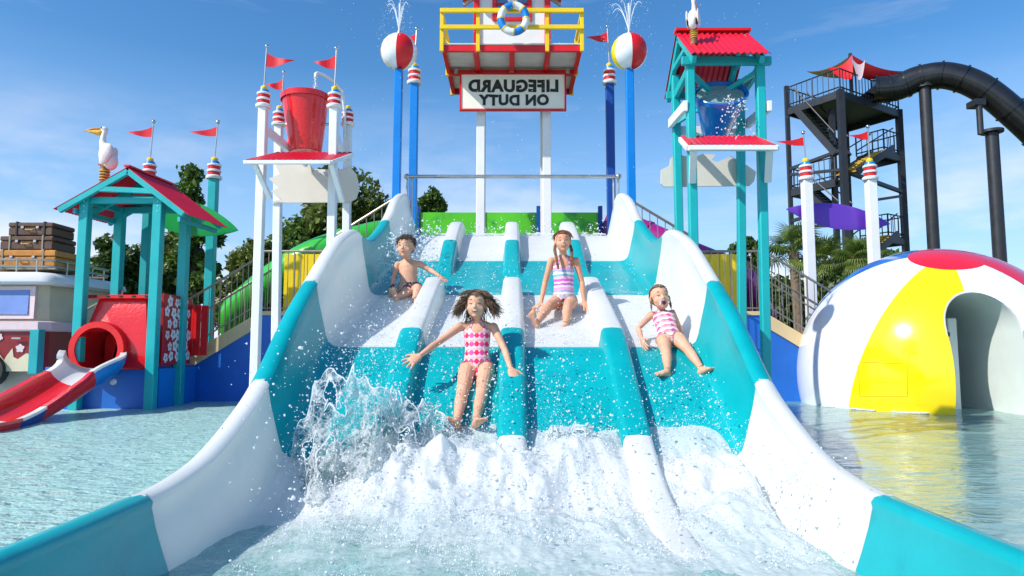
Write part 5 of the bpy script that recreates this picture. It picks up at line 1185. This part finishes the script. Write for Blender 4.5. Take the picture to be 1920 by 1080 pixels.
def suitmat(name, kind):
    m = bpy.data.materials.new(name); m.use_nodes = True; n = m.node_tree.nodes; l = m.node_tree.links; b = n['Principled BSDF']; b.inputs['Roughness'].default_value = .5
    uv = n.new('ShaderNodeUVMap'); sp = n.new('ShaderNodeSeparateXYZ'); l.new(uv.outputs[0], sp.inputs[0])
    def math_(op, a, b_=None, c_=None):
        q = n.new('ShaderNodeMath'); q.operation = op
        for i, x in enumerate((a, b_, c_)):
            if x is None: continue
            if isinstance(x, (int, float)): q.inputs[i].default_value = x
            else: l.new(x, q.inputs[i])
        return q.outputs[0]
    def mixc(f, a, b_):
        q = n.new('ShaderNodeMixRGB'); l.new(f, q.inputs[0])
        for i, x in ((1, a), (2, b_)):
            if isinstance(x, tuple): q.inputs[i].default_value = (*x, 1)
            else: l.new(x, q.inputs[i])
        return q.outputs[0]
    U, Vv = sp.outputs[0], sp.outputs[1]
    if kind in ('dots', 'blobs'):
        row = 5.4 if kind == 'dots' else 5.2; colm = 13.0 if kind == 'dots' else 8.0
        fv = math_('SUBTRACT', math_('FRACT', math_('MULTIPLY', Vv, row)), .5); fu = math_('SUBTRACT', math_('FRACT', math_('MULTIPLY', U, colm)), .5)
        d = math_('SQRT', math_('ADD', math_('POWER', math_('MULTIPLY', fv, 1.15), 2), math_('POWER', math_('MULTIPLY', fu, .85), 2)))
        dot = math_('LESS_THAN', d, .36 if kind == 'dots' else .33)
        par = math_('GREATER_THAN', math_('FRACT', math_('MULTIPLY', U, colm / 2)), .5)
        dc = mixc(par, (.78, .012, .11), (.85, .05, .30)) if kind == 'dots' else mixc(par, (.62, .10, .28), (.60, .22, .25))
        base = mixc(math_('GREATER_THAN', math_('FRACT', math_('MULTIPLY', Vv, row * 2)), .62), (.88, .55, .60), (.80, .42, .38)) if kind == 'dots' else mixc(math_('GREATER_THAN', math_('FRACT', math_('ADD', math_('MULTIPLY', Vv, row), .0)), .62), (.90, .40, .50), (.92, .74, .66))
        line = math_('LESS_THAN', math_('ABSOLUTE', fv), .07); c_ = mixc(dot, mixc(line, base, (.75, .05, .15)), dc)
    elif kind == 'stripes':
        nz = n.new('ShaderNodeTexNoise'); nz.inputs['Scale'].default_value = 9; l.new(uv.outputs[0], nz.inputs[0]); wv = math_('ADD', math_('MULTIPLY', Vv, 1.0), math_('MULTIPLY', nz.outputs[0], .06))
        rp = n.new('ShaderNodeValToRGB'); rp.color_ramp.interpolation = 'CONSTANT'; l.new(math_('FRACT', math_('MULTIPLY', wv, 2.3)), rp.inputs[0]); e = rp.color_ramp.elements
        e[0].position = 0; e[0].color = (.62, .10, .42, 1); e[1].position = .14; e[1].color = (.80, .45, .60, 1)
        for p_, c3 in ((.26, (.18, .42, .48)), (.36, (.75, .74, .74)), (.48, (.30, .36, .55)), (.58, (.80, .30, .50)), (.72, (.70, .62, .72)), (.82, (.45, .12, .45)), (.92, (.80, .55, .60))): q = e.new(p_); q.color = (*c3, 1)
        c_ = rp.outputs[0]
    else:
        vo = n.new('ShaderNodeTexVoronoi'); vo.inputs['Scale'].default_value = 9; l.new(uv.outputs[0], vo.inputs[0]); rp = n.new('ShaderNodeValToRGB'); rp.color_ramp.interpolation = 'CONSTANT'; l.new(vo.outputs['Color'], rp.inputs[0]); e = rp.color_ramp.elements
        e[0].color = (.012, .012, .015, 1); e[1].position = .52; e[1].color = (.30, .02, .12, 1); q = e.new(.66); q.color = (.55, .50, .35, 1); q = e.new(.74); q.color = (.02, .02, .03, 1); c_ = rp.outputs[0]
    l.new(c_, b.inputs['Base Color']); return m
def seg_t(p, a, b_): d = b_ - a; t = (p - a).dot(d) / d.length_squared; return t, (p - (a + d * max(0, min(1, t)))).length
def hand(mb, wr, d, pn, s, thumb, spread=.25, curl=.25):
    """wr wrist, d finger direction, pn palm normal (palm side), thumb: +1/-1 side"""
    d = V(d).normalized(); pn = V(pn); pn = (pn - d * pn.dot(d)).normalized(); sd = d.cross(pn) * thumb
    pl = .058 * s
    mb.loft([(wr - d * .01 * s, sd * .019 * s, pn * .014 * s), (wr + d * pl * .35, sd * .028 * s, pn * .013 * s), (wr + d * pl * .8, sd * .032 * s, pn * .011 * s), (wr + d * pl * 1.1, sd * .028 * s, pn * .008 * s)], 12)
    for k, (o, L_) in enumerate(((.024, .046), (.008, .053), (-.009, .049), (-.025, .038))):
        fd = (d + sd * spread * (.75 - k * .5)).normalized(); a = wr + d * pl * .95 + sd * o * s; b_ = a + fd * L_ * .45 * s + pn * curl * .006 * s; c = a + fd * L_ * .78 * s + pn * curl * .022 * s; e = a + fd * L_ * s + pn * curl * .04 * s
        mb.tube([a - fd * .015 * s, a, b_, c, e], [.0075 * s, .0075 * s, .0072 * s, .0066 * s, .0052 * s], 8)
    td = (d * .65 + sd * .8 + pn * .2).normalized(); a = wr + d * pl * .25 + sd * .022 * s; mb.tube([a - td * .01 * s, a + td * .022 * s, a + td * .038 * s + d * .006 * s, a + td * .046 * s + d * .016 * s], [.0105 * s, .009 * s, .008 * s, .006 * s], 8)
def foot(mb, an, toe, up, s, big):
    """an ankle centre, toe direction along the sole, up = away from the sole; big side sign"""
    toe = V(toe).normalized(); up = V(up); up = (up - toe * up.dot(toe)).normalized(); sd = toe.cross(up) * big; b0 = an - up * .040 * s
    mb.loft([(b0 - toe * .040 * s, sd * .012 * s, up * .014 * s), (b0 - toe * .028 * s + up * .004 * s, sd * .025 * s, up * .026 * s), (b0 + up * .012 * s, sd * .027 * s, up * .034 * s), (b0 + toe * .045 * s + up * .006 * s, sd * .028 * s, up * .026 * s), (b0 + toe * .085 * s - up * .004 * s, sd * .036 * s, up * .016 * s), (b0 + toe * .108 * s - up * .008 * s, sd * .034 * s, up * .011 * s)], 14)
    for k in range(5):
        o = (.026, .010, -.003, -.015, -.027)[k]; L_ = (.034, .030, .026, .022, .018)[k]; r = (.0125, .009, .0085, .008, .0075)[k]; a = b0 + toe * (.098 - .004 * k) * s + sd * o * s - up * .006 * s
        mb.tube([a, a + toe * L_ * .6 * s + up * .004 * s, a + toe * L_ * s], [r * s, r * s, r * .75 * s], 8)
def person(J, s, label, skin, suit, suitkind, hairf, group=None, mouth='smile', eyes='open', hs_=1.0, top_v=.80, vox=.0042):
    """J holds joint positions; L = viewer's left"""
    pel = (J['hipL'] + J['hipR']) / 2; nk = J['neck']; side = (J['shR'] - J['shL']).normalized(); sp = (nk - pel); upv = sp.normalized(); side = (side - upv * side.dot(upv)).normalized(); fwd = side.cross(upv).normalized() * 1
    if fwd.dot(V((0, -1, 0))) < 0: fwd = -fwd
    root = empty('person', (pel.x, pel.y, fz(pel.y)), label, 'person', group)
    mb = MB(); hip_w = (J['hipR'] - J['hipL']).length / 2
    shw = (J['shR'] - J['shL']).length / 2; T = lambda k, o=0: pel + sp * k + fwd * o * s
    hs2 = (J['hipR'] - J['hipL']).normalized()
    mb.loft([(T(-.20), side * .05 * s, fwd * .05 * s), (T(-.12), side * .085 * s, fwd * .072 * s), (T(.02), side * (.098) * s, fwd * .080 * s), (T(.15, .003), side * .094 * s, fwd * .076 * s), (T(.38, .006), side * .086 * s, fwd * .070 * s), (T(.6, .004), side * .094 * s, fwd * .073 * s), (T(.78), side * .098 * s, fwd * .070 * s), (T(.88), side * (shw * .66), fwd * .052 * s), (T(.96), side * .048 * s, fwd * .042 * s), (T(1.02), side * .032 * s, fwd * .034 * s)], 20)
    for S_ in 'LR':
        q_ = J['sh' + S_] - upv * .006 * s; mb.ell(q_, side * .036 * s, fwd * .036 * s, upv * .036 * s); mb.tube([q_.lerp(T(.90), .1), T(.92)], [.029 * s, .034 * s], 12); mb.tube([q_.lerp(T(1.0), .15) + upv * .004 * s, T(.985)], [.020 * s, .024 * s], 10)
    hc = J['head']; hu = J['head_up'].normalized(); hf = J['face'].normalized(); hf = (hf - hu * hf.dot(hu)).normalized(); hsd = hf.cross(hu).normalized(); h = s * hs_
    # hsd points to the viewer's ... side; symmetric use
    mb.tube([T(.95), nk, hc - hu * .05 * h - hf * .015 * h], [.038 * s, .0335 * s, .036 * s], 12)
    mb.ell(hc + hu * .025 * h - hf * .008 * h, hsd * .072 * h, hf * .088 * h, hu * .080 * h, 22, 14)
    mb.ell(hc - hu * .026 * h + hf * .020 * h, hsd * .061 * h, hf * .060 * h, hu * .068 * h, 20, 12)
    mb.ell(hc - hu * .078 * h + hf * .046 * h, hsd * .024 * h, hf * .022 * h, hu * .018 * h)
    for k in (-1, 1):
        mb.ell(hc - hu * .028 * h + hf * .047 * h + hsd * k * .034 * h, hsd * .028 * h, hf * .020 * h, hu * .028 * h)
        mb.ell(hc - hu * .005 * h - hf * .004 * h + hsd * k * .073 * h, hsd * .010 * h, hf * .016 * h, hu * .024 * h, 10, 7)
    mb.tube([hc + hu * .010 * h + hf * .072 * h, hc - hu * .010 * h + hf * .080 * h, hc - hu * .022 * h + hf * .086 * h, hc - hu * .028 * h + hf * .074 * h], [.006 * h, .0075 * h, .0105 * h, .008 * h], 10)
    for S_ in 'LR':
        sh, el, wr = J['sh' + S_], J['el' + S_], J['wr' + S_]
        mb.tube([sh, sh.lerp(el, .12), sh.lerp(el, .45), el, el.lerp(wr, .25), el.lerp(wr, .7), wr], [.035 * s, .034 * s, .030 * s, .0245 * s, .026 * s, .0205 * s, .0165 * s], 12)
        hand(mb, wr, J['hd' + S_], J['pn' + S_], s * 1.22, J['th' + S_], J.get('spread' + S_, .3), J.get('curl' + S_, .3))
        hp, kn, an = J['hip' + S_], J['kn' + S_], J['an' + S_]
        mb.tube([hp.lerp(pel, .35), hp.lerp(kn, .08), hp.lerp(kn, .35), hp.lerp(kn, .75), kn, kn.lerp(an, .28), kn.lerp(an, .65), an], [.062 * s, .066 * s, .061 * s, .048 * s, .043 * s, .044 * s, .034 * s, .026 * s], 14)
        mb.ell(kn + (kn - (hp + an) / 2).normalized() * .014 * s, side * .030 * s, fwd * .028 * s, upv * .030 * s, 12, 8)
        if J.get('ft' + S_) is not None: foot(mb, an, J['ft' + S_], J['fu' + S_], s * 1.0, J['fb' + S_])
    me = remeshed(mb, 'body', skin, root, vox * s / 1.0, 5); body = link_mesh('body', me, None, None)
    co = np.empty(len(me.vertices) * 3); me.vertices.foreach_get('co', co); co = co.reshape(-1, 3); nm = np.empty_like(co.ravel()); me.vertices.foreach_get('normal', nm); nm = nm.reshape(-1, 3)
    sv, sdv, fv = np.array(sp), np.array(side), np.array(fwd); rel = co - np.array(pel); vk = rel @ sv / (sp.length ** 2); uu = rel @ sdv; ff = rel @ fv
    def segd(a, b_):
        a = np.array(a); d = np.array(b_) - a; t = ((co - a) @ d) / (d @ d); tc_ = np.clip(t, 0, 1)[:, None]; return t, np.linalg.norm(co - (a + d * tc_), axis=1)
    armd = np.full(len(co), 9.); legt = np.full(len(co), -9.); legd = np.full(len(co), 9.)
    for S_ in 'LR':
        t1, d1 = segd(J['sh' + S_], J['el' + S_]); t2, d2 = segd(J['el' + S_], J['wr' + S_]); armd = np.minimum(armd, np.where(t1 > -.05, d1, 9)); armd = np.minimum(armd, d2 - .012)
        armd = np.minimum(armd, np.linalg.norm(co - np.array(J['wr' + S_]), axis=1) - .08 * s)
        t3, d3 = segd(J['hip' + S_], J['kn' + S_]); t4, d4 = segd(J['kn' + S_], J['an' + S_]); inleg = (d3 < .075 * s) & (np.abs(uu) > .012 * s); legt = np.where(inleg, np.maximum(legt, t3), legt); legd = np.minimum(legd, d4)
    if suitkind == 'trunks': ok = ((vk < .17) & (armd > .030 * s) & (legd > .055 * s) & (legt < .70) & (np.abs(uu) < .15 * s) & (np.minimum.reduce([np.linalg.norm(co - np.array(J[k_]), axis=1) for k_ in ('anL', 'anR', 'wrL', 'wrR')]) > .12 * s))
    else:
        edge = top_v - .10 * np.exp(-(uu / (.035 * s)) ** 2) * (ff > 0) - (ff < 0) * .18
        strap = (np.abs(np.abs(uu) - (.030 * s + (1.0 - vk) * .10 * s)) < .0105 * s) & (vk > top_v - .1) & (vk < 1.03) & (ff > -.05 * s)
        ok = (((vk < edge) | strap) & (armd > (.040 * s)) & (legt < .08) & (legd > .07 * s) & (np.abs(uu) < .125 * s) & (np.abs(ff) < .12 * s) & (vk > -.36) & ((vk > -.04) | (np.abs(uu) < .035 * s + .0 )| (legt < .10)))
        ok |= strap & (armd > .03 * s)
    # cut the suit out as its own shell
    pol = [p.vertices[:] for p in me.polygons if all(ok[v] for v in p.vertices)]; us = sorted({v for p in pol for v in p}); mp_ = {v: i for i, v in enumerate(us)}
    off = .0045 * s; v_out = co[us] + nm[us] * off; ms = bpy.data.meshes.new('swimsuit'); ms.from_pydata([tuple(v) for v in v_out], [], [tuple(mp_[v] for v in p) for p in pol])
    bm = bmesh.new(); bm.from_mesh(ms); be = [e for e in bm.edges if e.is_boundary]
    for _ in range(3):
        bv = [v for v in bm.verts if v.is_boundary]; bmesh.ops.smooth_vert(bm, verts=bv, factor=.5, use_axis_x=True, use_axis_y=True, use_axis_z=True)
    g = bmesh.ops.extrude_edge_only(bm, edges=be); nvs = [x for x in g['geom'] if isinstance(x, bmesh.types.BMVert)]
    for v in nvs: v.co -= v.normal * 0
    nrmap = {}
    bm.to_mesh(ms); bm.free()
    uvl = ms.uv_layers.new(name='UVMap'); 
    for lp in ms.loops:
        c = ms.vertices[lp.vertex_index].co - pel; uvl.data[lp.index].uv = (math.atan2(c.dot(side), max(.02 * s, c.dot(fwd)) if c.dot(fwd) > 0 else c.dot(fwd)) / (2 * PI) * 2.0 * .5 + .5, c.dot(sp) / sp.length_squared)
    ms.materials.append(suit); ms.shade_smooth()
    me.transform(Matrix.Translation(-root_off(root))); body.parent = root
    link_mesh('swim_trunks' if suitkind == 'trunks' else 'swimsuit', ms, None, root)
    # face
    q = lambda a, b_, c: hc + (hsd * a + hf * b_ + hu * c) * h
    for k in (-1, 1):
        if eyes == 'open':
            e = MB().ell(q(k * .030, .0665, .010), hsd * .0125 * h, hf * .010 * h, hu * .0048 * h, 12, 8).build('eye', EYEW, root, smooth=True); MB().ell(q(k * .030, .0735, .0095), hsd * .0060 * h, hf * .0042 * h, hu * .0048 * h, 10, 6).build('iris', IRIS, e, smooth=True)
        else: MB().tube([q(k * .030 + .013 * c_, .0735 - .004 * abs(c_), .006 - .004 * (1 - c_ * c_)) for c_ in (-1, -.5, 0, .5, 1)], .0024 * h, 6).build('closed_eyelid', BROW, root, smooth=True)
        MB().tube([q(k * .030 + .016 * c_, .0755 - .005 * abs(c_), .029 + .004 * (1 - c_ * c_)) for c_ in (-1, -.5, 0, .5, 1)], [.001 * h, .002 * h, .0024 * h, .002 * h, .001 * h], 6).build('eyebrow', BROW, root, smooth=True)
    if mouth == 'scream':
        MB().ell(q(0, .068, -.056), hsd * .019 * h, hf * .012 * h, hu * .021 * h).build('open_mouth', MOUTH, root, smooth=True)
        MB().tube([q(.021 * math.cos(a_), .077, -.056 + .023 * math.sin(a_)) for a_ in [i * PI / 8 for i in range(16)]], .0024 * h, 6, loop=True).build('lips', LIP, root, smooth=True)
        MB().ell(q(0, .078, -.040), hsd * .012 * h, hf * .004 * h, hu * .003 * h).build('teeth', TEETH, root, smooth=True)
    elif mouth == 'smile':
        MB().ell(q(0, .072, -.050), hsd * .020 * h, hf * .008 * h, hu * .0085 * h).build('open_mouth', MOUTH, root, smooth=True)
        MB().ell(q(0, .0775, -.0465), hsd * .016 * h, hf * .004 * h, hu * .0038 * h).build('teeth', TEETH, root, smooth=True)
        MB().tube([q(.023 * math.cos(a_), .0775 - .006 * abs(math.cos(a_)), -.049 + .010 * math.sin(a_) + .004 * abs(math.cos(a_))) for a_ in [i * PI / 8 for i in range(16)]], .0028 * h, 6, loop=True).build('lips', LIP, root, smooth=True)
    else:
        MB().ell(q(0, .079, -.050), hsd * .014 * h, hf * .006 * h, hu * .0055 * h).build('lips', LIP, root, smooth=True)
    hairf(root, hc, hu, hf, hsd, h); return root
def scalp(root, hc, hu, hf, hsd, h, m, front=.45, low=-.35, k=1.09, name='hair', seed=0, lumps=.05):
    vs = []; fs = []; n = 40; mm = 26; keep = {}; c = hc + hu * .025 * h - hf * .010 * h
    for i in range(mm + 1):
        th = PI * i / mm
        for j in range(n):
            ph = 2 * PI * j / n; d = V((math.sin(th) * math.cos(ph), math.sin(th) * math.sin(ph), math.cos(th)))   # x side, y face, z up
            lim = front + (.62 if d.z > .5 else 0); ok = (d.z > low or d.y < -.5) and not (d.y > .30 + .5 * (d.z - .25) * 1.5 and d.z < front + .22 * abs(d.x)) and not (d.z < low and d.y > -.35)
            ok = ok and not (d.y > .25 and d.z < front)
            r = k + lumps * mn.noise(V((d.x * 5 + seed, d.y * 5, d.z * 2))) + .02 * mn.noise(V((ph * 9, d.z, seed)))
            keep[i, j] = ok; vs.append(c + (hsd * d.x * .074 + hf * d.y * .090 + hu * d.z * .083) * h * r)
    for i in range(mm):
        for j in range(n):
            q = (j + 1) % n
            if keep[i, j] and keep[i, q] and keep[i + 1, j] and keep[i + 1, q]: fs.append((i * n + j, (i + 1) * n + j, (i + 1) * n + q, i * n + q))
    mb = MB(); mb.add(vs, fs); return mb
def strands(mb, roots, flow, L_, r, n, seed, curl=.01, h=1):
    rg = random.Random(seed)
    for _ in range(n):
        p, d0, d1 = roots(rg); pts = [p]; d = V(d0).normalized(); ll = L_ * rg.uniform(.7, 1.15); ph = rg.uniform(0, 6)
        for i in range(8):
            d = (d * (1 - .22) + V(d1).normalized() * .22).normalized(); pts.append(pts[-1] + d * ll / 8 + V((math.sin(ph + i * 1.3), math.cos(ph + i), math.sin(ph * 2 + i * .9))) * curl * h)
        rr = [r * (1 - .85 * (i / 8) ** 1.4) * rg.uniform(.8, 1.2) for i in range(9)]; mb.tube(pts, rr, 5)
def finish_hair(mb, m, root): mb.build('hair', m, root, smooth=60, fix=False)
def hair_fly(root, hc, hu, hf, hsd, h):
    mb = scalp(root, hc, hu, hf, hsd, h, HAIRB, front=.30, k=1.12, low=-.5)
    for sg_ in (-1, 1):
        def rt(rg, sg_=sg_):
            a_ = rg.uniform(-.9, .55); z = rg.uniform(-.2, .75); p = hc + (hsd * sg_ * .074 * math.cos(a_ * .9) * (1 - .3 * z) + hf * .075 * math.sin(a_) + hu * (.02 + .075 * z)) * h
            X = hsd * sg_; wx_ = 1.0 if X.x > 0 else .75
            return p, X * .75 - hu * .15 + hf * rg.uniform(-.3, .2), X * wx_ * rg.uniform(-.25, .95) - hu * rg.uniform(.45, 1.4) - hf * .1 + V((.0, 0, .0))
        strands(mb, rt, None, .140 * h, .0034 * h, 240, 3 + sg_, .008, h)
    def rt(rg):
        a_ = rg.uniform(-1.2, 1.2); return hc + (hsd * .07 * math.sin(a_) - hf * .075 * math.cos(a_) + hu * rg.uniform(-.03, .06)) * h, -hf * .4 - hu, -hu + hsd * rg.uniform(-.7, .7)
    strands(mb, rt, None, .15 * h, .0040 * h, 110, 9, .005, h)
    def rt(rg):
        s_ = rg.choice((-1, 1)); return hc + (hsd * s_ * rg.uniform(.0, .045) + hf * .055 + hu * .098) * h, hf * .5 + hsd * s_, hsd * s_ - hu * .9
    strands(mb, rt, None, .10 * h, .0036 * h, 70, 12, .003, h); finish_hair(mb, HAIRB, root)
def hair_braids(root, hc, hu, hf, hsd, h):
    mb = scalp(root, hc, hu, hf, hsd, h, HAIRR, front=.34, k=1.10, low=-.45)
    def rt(rg):
        s_ = rg.choice((-1, 1)); return hc + (hsd * s_ * rg.uniform(.004, .03) + hf * .06 + hu * .092) * h, hf * .3 + hsd * s_, hsd * s_ * .3 - hu - hf * .4
    strands(mb, rt, None, .11 * h, .0042 * h, 44, 2, .001, h)
    for sg_ in (-1, 1):
        pts = [hc + (hsd * sg_ * a + hf * b_ + hu * c) * h for a, b_, c in ((.070, -.01, -.03), (.078, .0, -.07), (.076, .03, -.11), (.070, .05, -.16), (.066, .06, -.21), (.062, .065, -.245))]
        n = 34
        for st in range(3):
            pp_ = []; rr = []
            for i in range(n):
                k = i / (n - 1) * (len(pts) - 1); j = min(int(k), len(pts) - 2); p = pts[j].lerp(pts[j + 1], k - j); a_ = i * .95 + st * 2 * PI / 3; pp_.append(p + (hsd * math.cos(a_) * .0085 + hf * math.sin(2 * a_) * .005) * h); rr.append(.0085 * h * (1 - .35 * i / n))
            mb.tube(pp_, rr, 6)
        mb.tube([pts[-1], pts[-1] - hu * .02 * h], [.008 * h, .012 * h], 6)
    finish_hair(mb, HAIRR, root)
def hair_short(root, hc, hu, hf, hsd, h):
    mb = scalp(root, hc, hu, hf, hsd, h, HAIRD, front=.34, k=1.09, low=-.28, lumps=.09, seed=4)
    def rt(rg):
        s_ = rg.uniform(-1, 1); return hc + (hsd * s_ * .06 + hf * .058 + hu * (.092 - .02 * abs(s_))) * h, hf + hu * .2, hsd * s_ * .4 - hu + hf * .1
    strands(mb, rt, None, .045 * h, .004 * h, 40, 5, .001, h)
    def rt(rg):
        a_ = rg.uniform(0, 2 * PI); e_ = rg.uniform(0, 1.4); d = hsd * math.cos(a_) * math.cos(e_) + hf * math.sin(a_) * math.cos(e_) * (1 if math.sin(a_) < 0 else .5) + hu * math.sin(e_)
        return hc + hu * .03 * h + d * .082 * h, d + hsd * rg.uniform(-1, 1), -hu * .6 + hsd * rg.uniform(-1, 1) - hf * .3
    strands(mb, rt, None, .035 * h, .005 * h, 150, 6, .001, h); finish_hair(mb, HAIRD, root)
def hair_top(root, hc, hu, hf, hsd, h):
    mb = scalp(root, hc, hu, hf, hsd, h, HAIRL, front=.42, k=1.07, low=-.35, seed=8)
    top_ = hc + (hu * .10 - hf * .03 - hsd * .015) * h
    def rt(rg):
        a_ = rg.uniform(0, 2 * PI); return top_, hu + hsd * math.cos(a_) + hf * math.sin(a_), -hu * .8 + hsd * math.cos(a_) * .8 + hf * math.sin(a_) * .4
    strands(mb, rt, None, .06 * h, .005 * h, 50, 6, .002, h)
    for sg_ in (-1, 1):
        def rt(rg, sg_=sg_): return hc + (hsd * sg_ * .072 + hf * rg.uniform(-.03, .02) + hu * .01) * h, -hu, -hu * 1.0 + hsd * sg_ * .15
        strands(mb, rt, None, .10 * h, .0045 * h, 22, 3, .002, h)
    finish_hair(mb, HAIRL, root)
    MB().tube([top_ + (hsd * math.cos(a_) * .016 + hf * math.sin(a_) * .016) * h + hu * .006 * h for a_ in [i * PI / 6 for i in range(12)]], .006 * h, 6, loop=True).build('hair_tie', mat('pink_tie', (.6, .02, .2), .5), root, smooth=True)
Z = lambda p, h_: V((p.x, p.y, fz(p.y) + h_))
sd_ = V((0, -.80, -.56))
# front girl
J = dict(hipL=P(877, 688, 5.12), hipR=P(912, 687, 5.12), neck=P(895, 601, 5.16), shL=P(864, 611, 5.15), shR=P(925, 612, 5.15), head=P(893, 572, 5.08), head_up=V((.02, .05, 1)), face=V((-.08, -1, -.25)),
         elL=P(817, 645, 5.00), wrL=P(786, 668, 4.86), hdL=V((-.62, -.35, -.42)), pnL=V((.25, .85, -.3)), thL=-1, spreadL=.6, curlL=.1, elR=P(947, 657, 5.06), wrR=P(958, 693, 4.92), hdR=V((.30, -.35, -.62)), pnR=V((-.2, .9, -.2)), thR=1, spreadR=.6, curlR=.15,
         knL=P(866, 742, 4.86), anL=P(857, 787, 4.60), knR=P(903, 742, 4.86), anR=P(893, 785, 4.60), ftL=V((-.12, -.55, .35)), fuL=V((0, .4, .9)), fbL=1, ftR=V((.25, -.55, .30)), fuR=V((0, .4, .9)), fbR=-1)
DOTS = suitmat('suit_dots', 'dots'); STRP = suitmat('suit_stripes', 'stripes'); BLOB = suitmat('suit_blobs', 'blobs'); TRK = suitmat('trunks_print', 'trunks')
person(J, 1.0, 'girl with flying brown hair in pink dotted swimsuit sliding down with arms spread', SKIN, DOTS, 'suit', hair_fly, mouth='smile', eyes='closed', hs_=1.03)
# girl with braids
J = dict(hipL=P(1044, 566, 6.42), hipR=P(1071, 566, 6.42), neck=P(1056, 479, 6.46), shL=P(1034, 488, 6.45), shR=P(1080, 488, 6.45), head=P(1055, 454, 6.40), head_up=V((-.04, .08, 1)), face=V((.02, -1, .0)),
         elL=P(1022, 530, 6.46), wrL=P(1014, 569, 6.40), hdL=V((-.45, -.45, -.35)), pnL=V((0, 0, -1)), thL=1, elR=P(1091, 528, 6.46), wrR=P(1095, 567, 6.40), hdR=V((.20, -.5, -.42)), pnR=V((0, 0, -1)), thR=-1, spreadL=.4, spreadR=.4,
         knL=P(1029, 574, 6.12), anL=P(1006, 606, 5.92), knR=P(1064, 577, 6.12), anR=P(1061, 606, 5.95), ftL=V((-.35, -.12, .8)), fuL=V((.1, .9, .1)), fbL=-1, ftR=V((-.60, -.50, -.38)), fuR=V((.1, -.5, .8)), fbR=-1)
person(J, 1.02, 'smiling girl with auburn braids in striped pink and blue swimsuit seated on the slide', SKINT, STRP, 'suit', hair_braids, mouth='smile', eyes='closed', hs_=1.0)
# ruffle on her suit
root_p = bpy.data.objects['person.001']; pel = (J['hipL'] + J['hipR']) / 2 + V((0, 0, .035)); rr = []
for i in range(49):
    a_ = 2 * PI * i / 48; d = V((math.cos(a_) * .108, math.sin(a_) * .092, 0)); f_ = .012 * math.sin(a_ * 14); rr.append([pel + d * .97 + V((0, 0, .03)), pel + d * 1.04 + V((0, 0, .03)), pel + d * (1.16 + f_ * 4) + V((0, 0, -.02 + f_)), pel + d * (1.12 + f_ * 4) + V((0, 0, -.02 + f_))])
o = MB().rings(rr, caps=False).build('ruffle', mat('ruffle', (.62, .42, .50), .5, .6, 22, spots=((.25, .35, .42), 30, .5)), root_p, smooth=60)
# boy
J = dict(hipL=P(756, 540, 7.10), hipR=P(780, 540, 7.10), neck=P(764, 487, 7.12), shL=P(746, 495, 7.12), shR=P(786, 494, 7.12), head=P(761, 464, 7.06), head_up=V((.02, .06, 1)), face=V((-.22, -1, -.05)),
         elL=P(738, 520, 7.10), wrL=P(735, 541, 6.98), hdL=V((.1, -.5, -.5)), pnL=V((.4, 0, -1)), thL=1, elR=P(806, 506, 7.10), wrR=P(824, 517, 7.02), hdR=V((.45, -.4, -.35)), pnR=V((0, 0, -1)), thR=-1,
         knL=P(766, 548, 6.90), anL=P(744, 556, 6.82), knR=P(783, 541, 6.88), anR=P(778, 560, 6.82), ftL=V((-.25, -.15, .65)), fuL=V((.2, .95, .2)), fbL=-1, ftR=V((.1, -.7, -.1)), fuR=V((0, .1, 1)), fbR=1)
person(J, 1.0, 'bare chested boy with wet dark hair and patterned trunks seated in the left lane', SKIN, TRK, 'trunks', hair_short, mouth='closed', eyes='open', hs_=1.15)
# toddler
J = dict(hipL=P(1243, 636, 5.42), hipR=P(1268, 632, 5.42), neck=P(1241, 584, 5.58), shL=P(1221, 590, 5.56), shR=P(1260, 587, 5.56), head=P(1237, 559, 5.55), head_up=V((-.12, .22, 1)), face=V((.10, -1, .10)),
         elL=P(1197, 615, 5.52), wrL=P(1203, 636, 5.42), hdL=V((.12, -.4, -.5)), pnL=V((.8, 0, -.3)), thL=1, elR=P(1273, 612, 5.58), wrR=P(1280, 630, 5.56), hdR=V((.1, -.3, -.6)), pnR=V((-.3, 0, -1)), thR=-1,
         knL=P(1250, 664, 5.25), anL=P(1252, 693, 5.08), knR=P(1291, 657, 5.25), anR=P(1314, 689, 5.10), ftL=V((-.55, -.35, .05)), fuL=V((0, -.3, .9)), fbL=-1, ftR=V((.35, -.4, .2)), fuR=V((0, .2, .9)), fbR=-1)
person(J, .90, 'screaming toddler with tied up hair and pink swimsuit lying in the right lane', SKIN, BLOB, 'suit', hair_top, mouth='scream', eyes='closed', hs_=1.15, top_v=.95)
